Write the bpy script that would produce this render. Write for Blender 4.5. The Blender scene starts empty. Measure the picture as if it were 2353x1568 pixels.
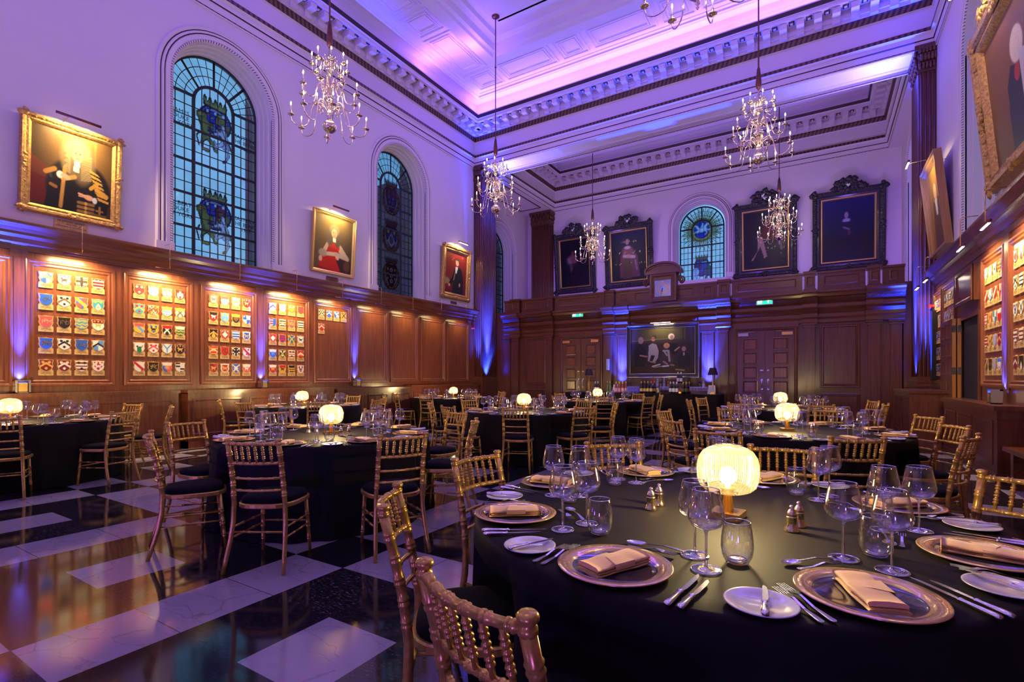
import bpy, math, random
import numpy as np
from mathutils import Matrix, Vector
random.seed(7)
PI = math.pi
S = bpy.context.scene
COL = S.collection
S.view_settings.view_transform = 'Standard'
S.view_settings.look = 'None'
S.view_settings.gamma = 1.0
S.view_settings.use_curve_mapping = False
S.view_settings.exposure = 0.5
S.cycles.max_bounces = 9
S.cycles.diffuse_bounces = 4
S.cycles.glossy_bounces = 4
S.cycles.transmission_bounces = 5
S.cycles.transparent_max_bounces = 24
S.cycles.caustics_reflective = False
S.cycles.caustics_refractive = False
S.cycles.sample_clamp_indirect = 6.0
S.cycles.sample_clamp_direct = 40.0

# ------------------------------------------------------------------ camera
YAW = math.atan2(1885 - 1176.5, 1153.0)
CAM_H = 1.33
cd = bpy.data.cameras.new('camera')
cd.sensor_width = 36.0
cd.lens = 1153.0 / 2353 * 36
cd.shift_y = 83.0 / 2353
cd.clip_start = 0.05
cd.clip_end = 200
cam = bpy.data.objects.new('camera', cd)
COL.objects.link(cam)
cam.location = (0, 0, CAM_H)
cam.rotation_euler = (PI / 2, 0, YAW)
S.camera = cam

# ------------------------------------------------------------------ world: dusk sky behind the windows
w = bpy.data.worlds.new('world'); S.world = w; w.use_nodes = True
bg = w.node_tree.nodes['Background']
bg.inputs[0].default_value = (0.12, 0.34, 0.62, 1)
bg.inputs[1].default_value = 1.6

XL, XR, YB, YN = -10.2, 2.15, 14.1, -6.0      # hall: left wall, right wall, beam, near wall
YG, XGL = 19.6, -11.2                          # gallery back wall, gallery left wall

# ------------------------------------------------------------------ lights of the room
VIOLET = (0.225, 0.080, 1.0)
BLUE = (0.010, 0.035, 1.0)
WARM = (1.0, 0.74, 0.32)
def light(name, typ, loc, energy, color, **k):
    d = bpy.data.lights.new(name, typ); d.energy = energy; d.color = color
    for a_, v_ in k.items():
        if a_ not in ('target', 'rot', 'linkto'): setattr(d, a_, v_)
    o = bpy.data.objects.new(name, d); COL.objects.link(o); o.location = loc
    if 'target' in k:
        o.rotation_euler = (Vector(k['target']) - Vector(loc)).to_track_quat('-Z', 'Y').to_euler()
    if 'rot' in k: o.rotation_euler = k['rot']
    return o
def cornice_light(loc, sx, sy, tgt, e, col=VIOLET):
    return light('cornice_uplight', 'AREA', loc, e, col, shape='RECTANGLE', size=sx, size_y=sy, target=tgt)
E_C = 1.5
HALL_L = -6.0
# LED strips lying on top of the cornice, shining up and inwards
for y in (-2.5, 2.0, 6.5, 11.0):
    cornice_light((XL + .48, y, 10.06), .12, 4.4, (XL + .56, y, 10.9), 52 * E_C)
    cornice_light((XR - .48, y, 10.06), .12, 4.4, (XR - .56, y, 10.9), 52 * E_C)
for x in (-8.0, -4.0, 0.0):
    cornice_light((x, YB - .48, 10.06), 3.9, .12, (x, YB - .56, 10.9), 46 * E_C)
    cornice_light((x, 19.1, 10.06), 3.6, .10, (x, 18.6, 10.6), 1.3 * E_C)  # faint gallery strip, added to tint its walls violet
    cornice_light((x, YN + .5, 10.06), 3.6, .12, (x, YN + 1.6, 10.9), 46 * E_C)
# unseen violet fill spots, added behind the camera to even out the ceiling
for loc, tgt, e in (((-9.4, -4.8, .3), (-3.0, 6.5, 10.8), 950), ((1.4, -4.8, .3), (-5.0, 6.5, 10.8), 950), ((-4.0, -5.2, .3), (-4.0, 9.0, 10.8), 950)):
    light('hall_fill_spot', 'SPOT', loc, e, VIOLET, spot_size=math.radians(95), spot_blend=1.0, shadow_soft_size=.3, target=tgt)
for x in (-8.6, -4.0, .9):  # more added fill, turning the gallery walls violet
    light('gallery_fill_spot', 'SPOT', (x, 15.6, 3.75), 210, (.36, .15, 1.0), spot_size=math.radians(130), spot_blend=1.0, shadow_soft_size=.3, target=(x, 19.6, 7.4))
# ------------------------------------------------------------------ colours and materials
def lin(c): return tuple((x / 12.92 if x <= .04045 else ((x + .055) / 1.055) ** 2.4) for x in c)
def rgb(r, g, b): return lin((r / 255, g / 255, b / 255))
MATS = {}
def nmat(name):
    m = bpy.data.materials.new(name); m.use_nodes = True
    MATS[name] = m
    return m, m.node_tree.nodes, m.node_tree.links, m.node_tree.nodes['Principled BSDF']
def pr(name, col, rough=.5, metal=0, coat=0, spec=None, bump=None, var=None, sheen=0, emit=None, estr=0):
    m, N, L, b = nmat(name)
    b.inputs['Base Color'].default_value = (*col, 1)
    b.inputs['Roughness'].default_value = rough
    b.inputs['Metallic'].default_value = metal
    b.inputs['Coat Weight'].default_value = coat
    b.inputs['Coat Roughness'].default_value = .12
    if sheen: b.inputs['Sheen Weight'].default_value = sheen
    if spec is not None: b.inputs['Specular IOR Level'].default_value = spec
    if emit: b.inputs['Emission Color'].default_value = (*emit, 1); b.inputs['Emission Strength'].default_value = estr
    tc = None
    if bump or var: tc = N.new('ShaderNodeTexCoord')
    if var:
        sc, c2 = var
        n = N.new('ShaderNodeTexNoise'); n.inputs['Scale'].default_value = sc; n.inputs['Detail'].default_value = 5
        L.new(tc.outputs['Object'], n.inputs['Vector'])
        r = N.new('ShaderNodeMix'); r.data_type = 'RGBA'
        r.inputs['A'].default_value = (*col, 1); r.inputs['B'].default_value = (*c2, 1)
        cr = N.new('ShaderNodeMapRange'); cr.inputs[1].default_value = .35; cr.inputs[2].default_value = .65
        L.new(n.outputs['Fac'], cr.inputs[0]); L.new(cr.outputs[0], r.inputs['Factor'])
        L.new(r.outputs['Result'], b.inputs['Base Color'])
    if bump:
        sc, st = bump
        n = N.new('ShaderNodeTexNoise'); n.inputs['Scale'].default_value = sc; n.inputs['Detail'].default_value = 3
        L.new(tc.outputs['Object'], n.inputs['Vector'])
        bp = N.new('ShaderNodeBump'); bp.inputs['Strength'].default_value = st; bp.inputs['Distance'].default_value = .01
        L.new(n.outputs['Fac'], bp.inputs['Height']); L.new(bp.outputs[0], b.inputs['Normal'])
    return m
def wood(name, c1, c2, rough=.32, axis='Z', coat=.35):
    m, N, L, b = nmat(name)
    tc = N.new('ShaderNodeTexCoord'); mp = N.new('ShaderNodeMapping')
    mp.inputs['Scale'].default_value = {'Z': (9, 9, .55), 'Y': (9, .55, 9), 'X': (.55, 9, 9)}[axis]
    L.new(tc.outputs['Object'], mp.inputs[0])
    n = N.new('ShaderNodeTexNoise'); n.inputs['Scale'].default_value = 3.0; n.inputs['Detail'].default_value = 8; n.inputs['Roughness'].default_value = .62
    L.new(mp.outputs[0], n.inputs['Vector'])
    n2 = N.new('ShaderNodeTexNoise'); n2.inputs['Scale'].default_value = .9; n2.inputs['Detail'].default_value = 2
    L.new(tc.outputs['Object'], n2.inputs['Vector'])
    mx = N.new('ShaderNodeMix'); mx.data_type = 'RGBA'
    mx.inputs['A'].default_value = (*c1, 1); mx.inputs['B'].default_value = (*c2, 1)
    cr = N.new('ShaderNodeMapRange'); cr.inputs[1].default_value = .32; cr.inputs[2].default_value = .68
    L.new(n.outputs['Fac'], cr.inputs[0]); L.new(cr.outputs[0], mx.inputs['Factor'])
    m2 = N.new('ShaderNodeMix'); m2.data_type = 'RGBA'; m2.blend_type = 'MULTIPLY'; m2.inputs['Factor'].default_value = .5
    L.new(mx.outputs['Result'], m2.inputs['A']); L.new(n2.outputs['Color'], m2.inputs['B'])
    g = N.new('ShaderNodeMix'); g.data_type = 'RGBA'; g.blend_type = 'MULTIPLY'; g.inputs['Factor'].default_value = 1
    g.inputs['B'].default_value = (1.3, 1.3, 1.3, 1)
    L.new(mx.outputs['Result'], b.inputs['Base Color'])
    b.inputs['Roughness'].default_value = rough; b.inputs['Coat Weight'].default_value = coat; b.inputs['Coat Roughness'].default_value = .16
    bp = N.new('ShaderNodeBump'); bp.inputs['Strength'].default_value = .12; bp.inputs['Distance'].default_value = .004
    L.new(n.outputs['Fac'], bp.inputs['Height']); L.new(bp.outputs[0], b.inputs['Normal'])
    return m
def glass(name, tint=(1, 1, 1), gloss=.9, edge=.35, rough=0.0, body=None, floor_=.055):
    """thin drinking-glass wall: clear, mirror-like towards its edges"""
    m, N, L, b = nmat(name); N.remove(b)
    out = N['Material Output']
    tr = N.new('ShaderNodeBsdfTransparent'); tr.inputs[0].default_value = (*tint, 1)
    gl = N.new('ShaderNodeBsdfGlossy'); gl.inputs['Color'].default_value = (gloss, gloss, gloss, 1); gl.inputs['Roughness'].default_value = rough
    lw = N.new('ShaderNodeLayerWeight'); lw.inputs[0].default_value = edge
    mr = N.new('ShaderNodeMapRange'); mr.inputs[1].default_value = 0; mr.inputs[2].default_value = 1; mr.inputs[3].default_value = .05; mr.inputs[4].default_value = 1.12
    L.new(lw.outputs['Facing'], mr.inputs[0])
    pw = N.new('ShaderNodeMath'); pw.operation = 'POWER'; pw.inputs[1].default_value = 2.4
    L.new(mr.outputs[0], pw.inputs[0])
    ad = N.new('ShaderNodeMath'); ad.operation = 'ADD'; ad.inputs[1].default_value = floor_; L.new(pw.outputs[0], ad.inputs[0])
    mx = N.new('ShaderNodeMixShader'); L.new(ad.outputs[0], mx.inputs[0]); L.new(tr.outputs[0], mx.inputs[1]); L.new(gl.outputs[0], mx.inputs[2])
    if body:
        tl = N.new('ShaderNodeBsdfTranslucent'); tl.inputs[0].default_value = (*body[0], 1)
        df = N.new('ShaderNodeBsdfDiffuse'); df.inputs[0].default_value = (*body[0], 1)
        m1 = N.new('ShaderNodeMixShader'); m1.inputs[0].default_value = .35
        L.new(tl.outputs[0], m1.inputs[1]); L.new(df.outputs[0], m1.inputs[2])
        m2 = N.new('ShaderNodeMixShader'); m2.inputs[0].default_value = body[1]
        L.new(mx.outputs[0], m2.inputs[1]); L.new(m1.outputs[0], m2.inputs[2]); L.new(m2.outputs[0], out.inputs[0])
    else: L.new(mx.outputs[0], out.inputs[0])
    return m
def emis(name, col, st):
    m, N, L, b = nmat(name); N.remove(b)
    e = N.new('ShaderNodeEmission'); e.inputs[0].default_value = (*col, 1); e.inputs[1].default_value = st
    L.new(e.outputs[0], N['Material Output'].inputs[0]); return m
def painted(name, rough=.35, coat=.3, spec=.5):
    m, N, L, b = nmat(name)
    a = N.new('ShaderNodeAttribute'); a.attribute_name = 'Col'; L.new(a.outputs['Color'], b.inputs['Base Color'])
    b.inputs['Roughness'].default_value = rough; b.inputs['Coat Weight'].default_value = coat; b.inputs['Specular IOR Level'].default_value = spec
    return m
def stripes(name, c1, c2, scale, rough=.5, metal=0, thresh=.5, vec=(1, 1, 0)):
    m, N, L, b = nmat(name)
    tc = N.new('ShaderNodeTexCoord'); 
    vo = N.new('ShaderNodeVectorMath'); vo.operation = 'DOT_PRODUCT'; vo.inputs[1].default_value = vec
    L.new(tc.outputs['Object'], vo.inputs[0])
    ml = N.new('ShaderNodeMath'); ml.operation = 'MULTIPLY'; ml.inputs[1].default_value = scale; L.new(vo.outputs['Value'], ml.inputs[0])
    fr = N.new('ShaderNodeMath'); fr.operation = 'FRACT'; L.new(ml.outputs[0], fr.inputs[0])
    gt = N.new('ShaderNodeMath'); gt.operation = 'GREATER_THAN'; gt.inputs[1].default_value = thresh; L.new(fr.outputs[0], gt.inputs[0])
    mx = N.new('ShaderNodeMix'); mx.data_type = 'RGBA'; mx.inputs['A'].default_value = (*c1, 1); mx.inputs['B'].default_value = (*c2, 1)
    L.new(gt.outputs[0], mx.inputs['Factor']); L.new(mx.outputs['Result'], b.inputs['Base Color'])
    b.inputs['Roughness'].default_value = rough; b.inputs['Metallic'].default_value = metal
    return m

PLASTER = pr('plaster', (.72, .63, .66), .6, bump=(60, .05))
CEILP = pr('ceiling_plaster', (.78, .74, .74), .65)
DARKBEAD = stripes('dark_gilt_bead', (.035, .008, .02), (.16, .075, .03), 9, .45, vec=(1, 1, 0))
DARKLINE = pr('dark_painted_line', (.035, .010, .016), .5)
CARVED = pr('carved_plaster', (.72, .68, .68), .6, bump=(14, .6))
OAK = wood('oak_panel', (.26, .078, .026), (.14, .036, .014), .30)
OAKD = wood('dark_oak', (.17, .050, .022), (.085, .022, .012), .30)
OAKX = wood('dark_oak_rail', (.18, .055, .017), (.09, .025, .008), .28, 'X')
OAKY = wood('oak_rail', (.22, .062, .017), (.11, .027, .008), .26, 'Y')
OAKC = pr('carved_oak', (.11, .032, .010), .35, coat=.3, bump=(34, 1.0))
GILT = pr('gilt', (.72, .44, .12), .32, .75, bump=(75, .9), var=(30, (.40, .22, .06)))
GILTS = pr('smooth_gilt', (.74, .47, .15), .3, .8)
BLACKF = pr('black_carved_wood', (.018, .013, .014), .42, coat=.3, bump=(30, 1.0))
BLACK = pr('black_lacquer', (.012, .011, .012), .3, coat=.4)
CANVAS = painted('oil_canvas', .42, .08, .3)
ENAMEL = painted('shield_enamel', .45, .1)
GOLDCH = pr('gold_chair_paint', (.66, .40, .085), .30, .62, coat=.15, var=(40, (.52, .29, .055)))
VELVET = pr('black_seat_velvet', (.006, .0045, .0065), .9, spec=.12)
CLOTH = pr('black_tablecloth', (.0125, .0098, .0082), .7, spec=.10, bump=(350, .12))
SILVER = pr('silver', (.82, .80, .78), .16, 1.0)
CHROME = pr('chrome', (.75, .75, .76), .14, 1.0)
BRASS = pr('brass', (.80, .52, .17), .24, .95)
BRASSC = pr('chandelier_brass', (.86, .70, .46), .14, 1.0)
CHINA = pr('white_china', (.80, .78, .76), .12, coat=.5)
NAPKIN = pr('peach_linen', (.86, .50, .20), .75, sheen=.3, bump=(420, .12))
WINEG = glass('wine_glass', (.97, .97, .98), .98, .42)
RIMG = glass('wine_glass_rim', (.97, .97, .98), 1.0, .5, floor_=.42)
GLOBE = glass('ribbed_globe', (.96, .90, .70), .9, .5, .05, body=((1.0, .80, .42), .022))
BULB = emis('lamp_bulb', (1.0, .80, .46), 60)
FLAME = emis('candle_bulb', (1.0, .82, .58), 80)
WAX = pr('ivory_candle_sleeve', (.80, .70, .55), .5, emit=(1.0, .72, .4), estr=.0)
LEAD = pr('window_lead', (.006, .010, .013), .6)
BRICK = stripes('dusk_brick', (.02, .028, .04), (.008, .011, .017), 12, .9, thresh=.2, vec=(0, 0, 1))
RED = pr('red_plastic', (.55, .02, .01), .3)
BLUEG = pr('black_shade_fabric', (.02, .012, .016), .8)
BOARD = pr('pale_gold_board', (.68, .44, .16), .45, var=(25, (.56, .34, .11)))
INK = pr('black_lettering', (.01, .008, .006), .6)
SHAKER = pr('warm_silver', (.84, .68, .46), .18, 1.0)
WHITE = pr('white_card', (.7, .7, .72), .5)
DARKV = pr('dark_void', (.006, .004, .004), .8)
PLATEG = pr('plate_gold_rim', (.80, .52, .22), .11, .6, coat=.6, bump=(25, .15))
PLATEC = pr('plate_centre', (.035, .03, .045), .045, .0, coat=1.0, spec=1.0)
BRWOOD = wood('lit_oak_edge', (.45, .20, .06), (.33, .13, .035), .35)  # paler oak: the lit look of the door edges is in the colour
BRONZE = pr('bronze_lamp_bar', (.16, .055, .035), .35, .6)
CORD = pr('brown_chandelier_rod', (.16, .06, .045), .4, .5)
PILCAP = pr('carved_capital', (.10, .032, .012), .35, coat=.3, bump=(22, 1.0))

# stained glass: what is beyond shows through, tinted
def stained():
    m, N, L, b = nmat('stained_glass'); N.remove(b)
    a = N.new('ShaderNodeAttribute'); a.attribute_name = 'Col'
    tc = N.new('ShaderNodeTexCoord'); n = N.new('ShaderNodeTexNoise'); n.inputs['Scale'].default_value = 3.5; n.inputs['Detail'].default_value = 4
    L.new(tc.outputs['Object'], n.inputs['Vector'])
    mr = N.new('ShaderNodeMapRange'); mr.inputs[3].default_value = .62; mr.inputs[4].default_value = 1.15; L.new(n.outputs['Fac'], mr.inputs[0])
    ml = N.new('ShaderNodeVectorMath'); ml.operation = 'SCALE'; L.new(a.outputs['Color'], ml.inputs[0]); L.new(mr.outputs[0], ml.inputs['Scale'])
    tr = N.new('ShaderNodeBsdfTransparent'); L.new(ml.outputs[0], tr.inputs[0])
    df = N.new('ShaderNodeBsdfDiffuse'); L.new(a.outputs['Color'], df.inputs[0])
    gl = N.new('ShaderNodeBsdfGlossy'); gl.inputs['Roughness'].default_value = .12; gl.inputs[0].default_value = (.5, .5, .5, 1)
    m0 = N.new('ShaderNodeMixShader'); m0.inputs[0].default_value = .18; L.new(tr.outputs[0], m0.inputs[1]); L.new(df.outputs[0], m0.inputs[2])
    m1 = N.new('ShaderNodeMixShader'); m1.inputs[0].default_value = .06; L.new(m0.outputs[0], m1.inputs[1]); L.new(gl.outputs[0], m1.inputs[2])
    L.new(m1.outputs[0], N['Material Output'].inputs[0]); return m
STAIN = stained()

# marble floor: square tiles, light squares inside dark frames, light bands between them
def floor_mat():
    m, N, L, b = nmat('marble_tiles')
    ge = N.new('ShaderNodeNewGeometry'); sp = N.new('ShaderNodeSeparateXYZ'); L.new(ge.outputs['Position'], sp.inputs[0])
    def M(op, a, bb=None, c=None):
        n = N.new('ShaderNodeMath'); n.operation = op
        for i, v in enumerate((a, bb, c)):
            if v is None: continue
            if isinstance(v, (int, float)): n.inputs[i].default_value = v
            else: L.new(v, n.inputs[i])
        return n.outputs[0]
    u = M('DIVIDE', M('ADD', sp.outputs[0], 2.32), .515)
    v = M('DIVIDE', M('ADD', sp.outputs[1], -1.32), .52)
    iu, iv = M('FLOOR', u), M('FLOOR', v)
    mu, mv = M('FLOORED_MODULO', iu, 4.0), M('FLOORED_MODULO', iv, 4.0)
    def eq(a, k): return M('COMPARE', a, float(k), .2)
    su, sv = eq(mu, 2), eq(mv, 2)
    ctr = M('MULTIPLY', eq(mu, 0), eq(mv, 0))
    strip = M('ABSOLUTE', M('SUBTRACT', su, sv))
    lightf = M('MAXIMUM', ctr, strip)
    # joints
    fu, fv = M('FRACT', u), M('FRACT', v)
    ju = M('MINIMUM', fu, M('SUBTRACT', 1.0, fu)); jv = M('MINIMUM', fv, M('SUBTRACT', 1.0, fv))
    joint = M('LESS_THAN', M('MINIMUM', ju, jv), .0045)
    # per tile offset
    cmb = N.new('ShaderNodeCombineXYZ'); L.new(iu, cmb.inputs[0]); L.new(iv, cmb.inputs[1])
    wn = N.new('ShaderNodeTexWhiteNoise'); wn.noise_dimensions = '3D'; L.new(cmb.outputs[0], wn.inputs['Vector'])
    off = N.new('ShaderNodeVectorMath'); off.operation = 'MULTIPLY_ADD'; L.new(wn.outputs['Color'], off.inputs[0]); off.inputs[1].default_value = (9, 9, 9); L.new(ge.outputs['Position'], off.inputs[2])
    ns = N.new('ShaderNodeTexNoise'); ns.inputs['Scale'].default_value = 2.2; ns.inputs['Detail'].default_value = 6; L.new(off.outputs[0], ns.inputs['Vector'])
    ds = N.new('ShaderNodeVectorMath'); ds.operation = 'MULTIPLY_ADD'; L.new(ns.outputs['Color'], ds.inputs[0]); ds.inputs[1].default_value = (.55, .55, .55); L.new(off.outputs[0], ds.inputs[2])
    sx = N.new('ShaderNodeMapping'); sx.inputs['Scale'].default_value = (1.1, 3.4, 1); L.new(ds.outputs[0], sx.inputs[0])
    vo = N.new('ShaderNodeTexVoronoi'); vo.feature = 'DISTANCE_TO_EDGE'; vo.inputs['Scale'].default_value = 1.6; L.new(sx.outputs[0], vo.inputs['Vector'])
    vein = M('SUBTRACT', 1.0, M('MINIMUM', M('MULTIPLY', vo.outputs['Distance'], 45.0), 1.0))
    vein = M('MULTIPLY', vein, M('GREATER_THAN', ns.outputs['Fac'], .46))
    mo = N.new('ShaderNodeTexNoise'); mo.inputs['Scale'].default_value = 1.3; mo.inputs['Detail'].default_value = 4; L.new(sx.outputs[0], mo.inputs['Vector'])
    lc = N.new('ShaderNodeMix'); lc.data_type = 'RGBA'; lc.inputs['A'].default_value = (.30, .26, .29, 1); lc.inputs['B'].default_value = (.42, .37, .41, 1)
    L.new(mo.outputs['Fac'], lc.inputs['Factor'])
    lv = N.new('ShaderNodeMix'); lv.data_type = 'RGBA'; lv.inputs['B'].default_value = (.09, .06, .045, 1); L.new(lc.outputs['Result'], lv.inputs['A'])
    L.new(M('MULTIPLY', vein, .38), lv.inputs['Factor'])
    # dark tile: near black green with pale flecks
    fs = N.new('ShaderNodeMapping'); fs.inputs['Scale'].default_value = (5, 12, 5); fs.inputs['Rotation'].default_value = (0, 0, .25); L.new(off.outputs[0], fs.inputs[0])
    fn = N.new('ShaderNodeTexNoise'); fn.inputs['Scale'].default_value = 6.5; fn.inputs['Detail'].default_value = 7; fn.inputs['Roughness'].default_value = .7; L.new(fs.outputs[0], fn.inputs['Vector'])
    fl = N.new('ShaderNodeMapRange'); fl.inputs[1].default_value = .50; fl.inputs[2].default_value = .66; L.new(fn.outputs['Fac'], fl.inputs[0])
    dc = N.new('ShaderNodeMix'); dc.data_type = 'RGBA'; dc.inputs['A'].default_value = (.012, .011, .013, 1); dc.inputs['B'].default_value = (.13, .11, .105, 1)
    L.new(M('MULTIPLY', fl.outputs[0], M('ADD', M('MULTIPLY', wn.outputs['Value'], .8), .1)), dc.inputs['Factor'])
    mx = N.new('ShaderNodeMix'); mx.data_type = 'RGBA'; L.new(lightf, mx.inputs['Factor']); L.new(dc.outputs['Result'], mx.inputs['A']); L.new(lv.outputs['Result'], mx.inputs['B'])
    jm = N.new('ShaderNodeMix'); jm.data_type = 'RGBA'; L.new(joint, jm.inputs['Factor']); L.new(mx.outputs['Result'], jm.inputs['A']); jm.inputs['B'].default_value = (.03, .022, .02, 1)
    L.new(jm.outputs['Result'], b.inputs['Base Color'])
    b.inputs['Roughness'].default_value = .05; b.inputs['Specular IOR Level'].default_value = .75
    bp = N.new('ShaderNodeBump'); bp.inputs['Strength'].default_value = .02; bp.inputs['Distance'].default_value = .004
    L.new(fn.outputs['Fac'], bp.inputs['Height']); L.new(bp.outputs[0], b.inputs['Normal'])
    return m
FLOOR = floor_mat()

# ------------------------------------------------------------------ mesh helpers
class MB:
    def __init__(s): s.v = []; s.f = []; s.mi = []; s.sm = []
    def add(s, vs, fs, mi=0, smooth=False):
        o = len(s.v); s.v.extend(vs)
        for f in fs: s.f.append(tuple(i + o for i in f)); s.mi.append(mi); s.sm.append(smooth)
        return s
    def box(s, a, b, mi=0, T=None):
        (x0, y0, z0), (x1, y1, z1) = a, b
        vs = [(x, y, z) for z in (z0, z1) for y in (y0, y1) for x in (x0, x1)]
        if T: vs = [tuple(T(*p)) for p in vs]
        return s.add(vs, [(0, 2, 3, 1), (4, 5, 7, 6), (0, 1, 5, 4), (2, 6, 7, 3), (0, 4, 6, 2), (1, 3, 7, 5)], mi)
    def prism(s, pts, T, d0, d1, mi=0, smooth=False):
        n = len(pts)
        vs = [tuple(T(u, v, d0)) for u, v in pts] + [tuple(T(u, v, d1)) for u, v in pts]
        fs = [tuple(range(n)), tuple(range(2 * n - 1, n - 1, -1))]
        s.add(vs, fs, mi); o = len(s.v) - 2 * n
        for i in range(n):
            j = (i + 1) % n; s.f.append((o + i, o + j, o + n + j, o + n + i)); s.mi.append(mi); s.sm.append(smooth)
        return s
    def lathe(s, prof, n=24, c=(0, 0, 0), mi=0, T=None, smooth=True, cap=True, amp=0, ribs=0):
        vs = []
        for r, z in prof:
            for k in range(n):
                a = 2 * PI * k / n
                rr = r * (1 + (amp * math.cos(ribs * a) if amp else 0))
                p = (c[0] + rr * math.cos(a), c[1] + rr * math.sin(a), c[2] + z)
                vs.append(tuple(T(*p)) if T else p)
        fs = []
        for i in range(len(prof) - 1):
            for k in range(n):
                k2 = (k + 1) % n; fs.append((i * n + k, i * n + k2, (i + 1) * n + k2, (i + 1) * n + k))
        if cap:
            if prof[0][0] > 1e-5: fs.append(tuple(range(n - 1, -1, -1)))
            if prof[-1][0] > 1e-5: fs.append(tuple((len(prof) - 1) * n + k for k in range(n)))
        return s.add(vs, fs, mi, smooth)
    def tube(s, pts, r, n=8, mi=0, smooth=True, cap=True, T=None, flat=1.0):
        pts = [Vector(p) for p in pts]; m = len(pts)
        rs = r if isinstance(r, (list, tuple)) else [r] * m
        tan = []
        for i in range(m):
            t = pts[min(i + 1, m - 1)] - pts[max(i - 1, 0)]
            tan.append(t.normalized() if t.length > 1e-9 else Vector((0, 0, 1)))
        up = Vector((0, 0, 1)) if abs(tan[0].z) < .9 else Vector((0, 1, 0))
        nn = (up - tan[0] * up.dot(tan[0])).normalized()
        vs = []
        for i in range(m):
            nn = (nn - tan[i] * nn.dot(tan[i]))
            nn = nn.normalized() if nn.length > 1e-6 else tan[i].orthogonal().normalized()
            bb = tan[i].cross(nn)
            for k in range(n):
                a = 2 * PI * k / n
                p = pts[i] + nn * math.cos(a) * rs[i] * flat + bb * math.sin(a) * rs[i]
                vs.append(tuple(T(*p)) if T else tuple(p))
        fs = []
        for i in range(m - 1):
            for k in range(n):
                k2 = (k + 1) % n; fs.append((i * n + k, i * n + k2, (i + 1) * n + k2, (i + 1) * n + k))
        if cap: fs += [tuple(range(n - 1, -1, -1)), tuple((m - 1) * n + k for k in range(n))]
        return s.add(vs, fs, mi, smooth)
    def sweep(s, path, prof, T, closed=True, mi=0, smooth=False, mis=None):
        """path: 2D points; prof: (offset to the left of travel, depth); T(u,v,d) -> world. mitred"""
        n = len(path); nor = []
        for i in range(n):
            p = path[i]; a = path[(i - 1) % n] if (closed or i) else None; b = path[(i + 1) % n] if (closed or i < n - 1) else None
            ns = []
            for q0, q1 in ((a, p), (p, b)):
                if q0 is None or q1 is None: continue
                dx, dy = q1[0] - q0[0], q1[1] - q0[1]; l = math.hypot(dx, dy)
                if l > 1e-9: ns.append((-dy / l, dx / l))
            if len(ns) == 1: nor.append(ns[0])
            else:
                mx, my = ns[0][0] + ns[1][0], ns[0][1] + ns[1][1]; l2 = mx * mx + my * my
                k = 2 / l2 if l2 > 1e-6 else 1
                nor.append((mx * k, my * k))
        m = len(prof); vs = []
        for i in range(n):
            for o, d in prof:
                vs.append(tuple(T(path[i][0] + nor[i][0] * o, path[i][1] + nor[i][1] * o, d)))
        o0 = len(s.v); s.v.extend(vs)
        for i in range(n if closed else n - 1):
            j = (i + 1) % n
            for k in range(m - 1):
                s.f.append((o0 + i * m + k, o0 + j * m + k, o0 + j * m + k + 1, o0 + i * m + k + 1))
                s.mi.append(mis[k] if mis else mi); s.sm.append(smooth)
        return s
    def grid(s, pts, mi=0, smooth=True, closed_u=False):
        """pts[row][col]"""
        R, C = len(pts), len(pts[0]); vs = [tuple(p) for r in pts for p in r]; fs = []
        for i in range(R - 1):
            for j in range(C if closed_u else C - 1):
                j2 = (j + 1) % C; fs.append((i * C + j, i * C + j2, (i + 1) * C + j2, (i + 1) * C + j))
        return s.add(vs, fs, mi, smooth)
    def text(s, body, size, T, mi=0, extrude=.001, align='CENTER', sx=1.0):
        c = bpy.data.curves.new('t', 'FONT'); c.body = body; c.size = size; c.align_x = align; c.align_y = 'CENTER'; c.extrude = extrude; c.resolution_u = 2; c.space_line = .95
        o = bpy.data.objects.new('t', c); COL.objects.link(o); bpy.context.view_layer.update()
        me = bpy.data.meshes.new_from_object(o)
        vs = [tuple(T(v.co.x * sx, v.co.y, v.co.z)) for v in me.vertices]; fs = [tuple(p.vertices) for p in me.polygons]
        s.add(vs, fs, mi)
        bpy.data.objects.remove(o); bpy.data.curves.remove(c); bpy.data.meshes.remove(me)
        return s
    def build(s, name, mats, parent=None, loc=None, rz=None, label=None, cat=None, group=None, kind=None):
        me = bpy.data.meshes.new(name); me.from_pydata(s.v, [], s.f)
        for m in (mats if isinstance(mats, (list, tuple)) else [mats]): me.materials.append(m)
        me.polygons.foreach_set('material_index', s.mi); me.polygons.foreach_set('use_smooth', s.sm); me.update()
        o = bpy.data.objects.new(name, me); COL.objects.link(o)
        if parent: o.parent = parent
        if loc is not None: o.location = loc
        if rz is not None: o.rotation_euler = (0, 0, rz)
        tag(o, label, cat, group, kind)
        return o
def tag(o, label=None, cat=None, group=None, kind=None):
    if label: o['label'] = label
    if cat: o['category'] = cat
    if group: o['group'] = group
    if kind: o['kind'] = kind
    return o
def struct(mb, name, mats, parent=None):
    o = mb.build(name, mats, parent)
    if parent is None: o['kind'] = 'structure'
    return o
def empty(name, loc=(0, 0, 0), rz=0, label=None, cat=None, group=None):
    o = bpy.data.objects.new(name, None); COL.objects.link(o); o.location = loc; o.rotation_euler = (0, 0, rz); o.empty_display_size = .1
    return tag(o, label, cat, group)
def dup(root, loc, rz=0, label=None, group=None, cat=None, scale=None):
    def cp(o, parent):
        c = o.copy(); COL.objects.link(c)
        if parent: c.parent = parent
        for ch in KIDS.get(o.name, ()): cp(ch, c)
        return c
    c = cp(root, None); c.location = loc; c.rotation_euler = (0, 0, rz)
    if scale: c.scale = scale
    return tag(c, label, cat, group)
KIDS = {}
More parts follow.
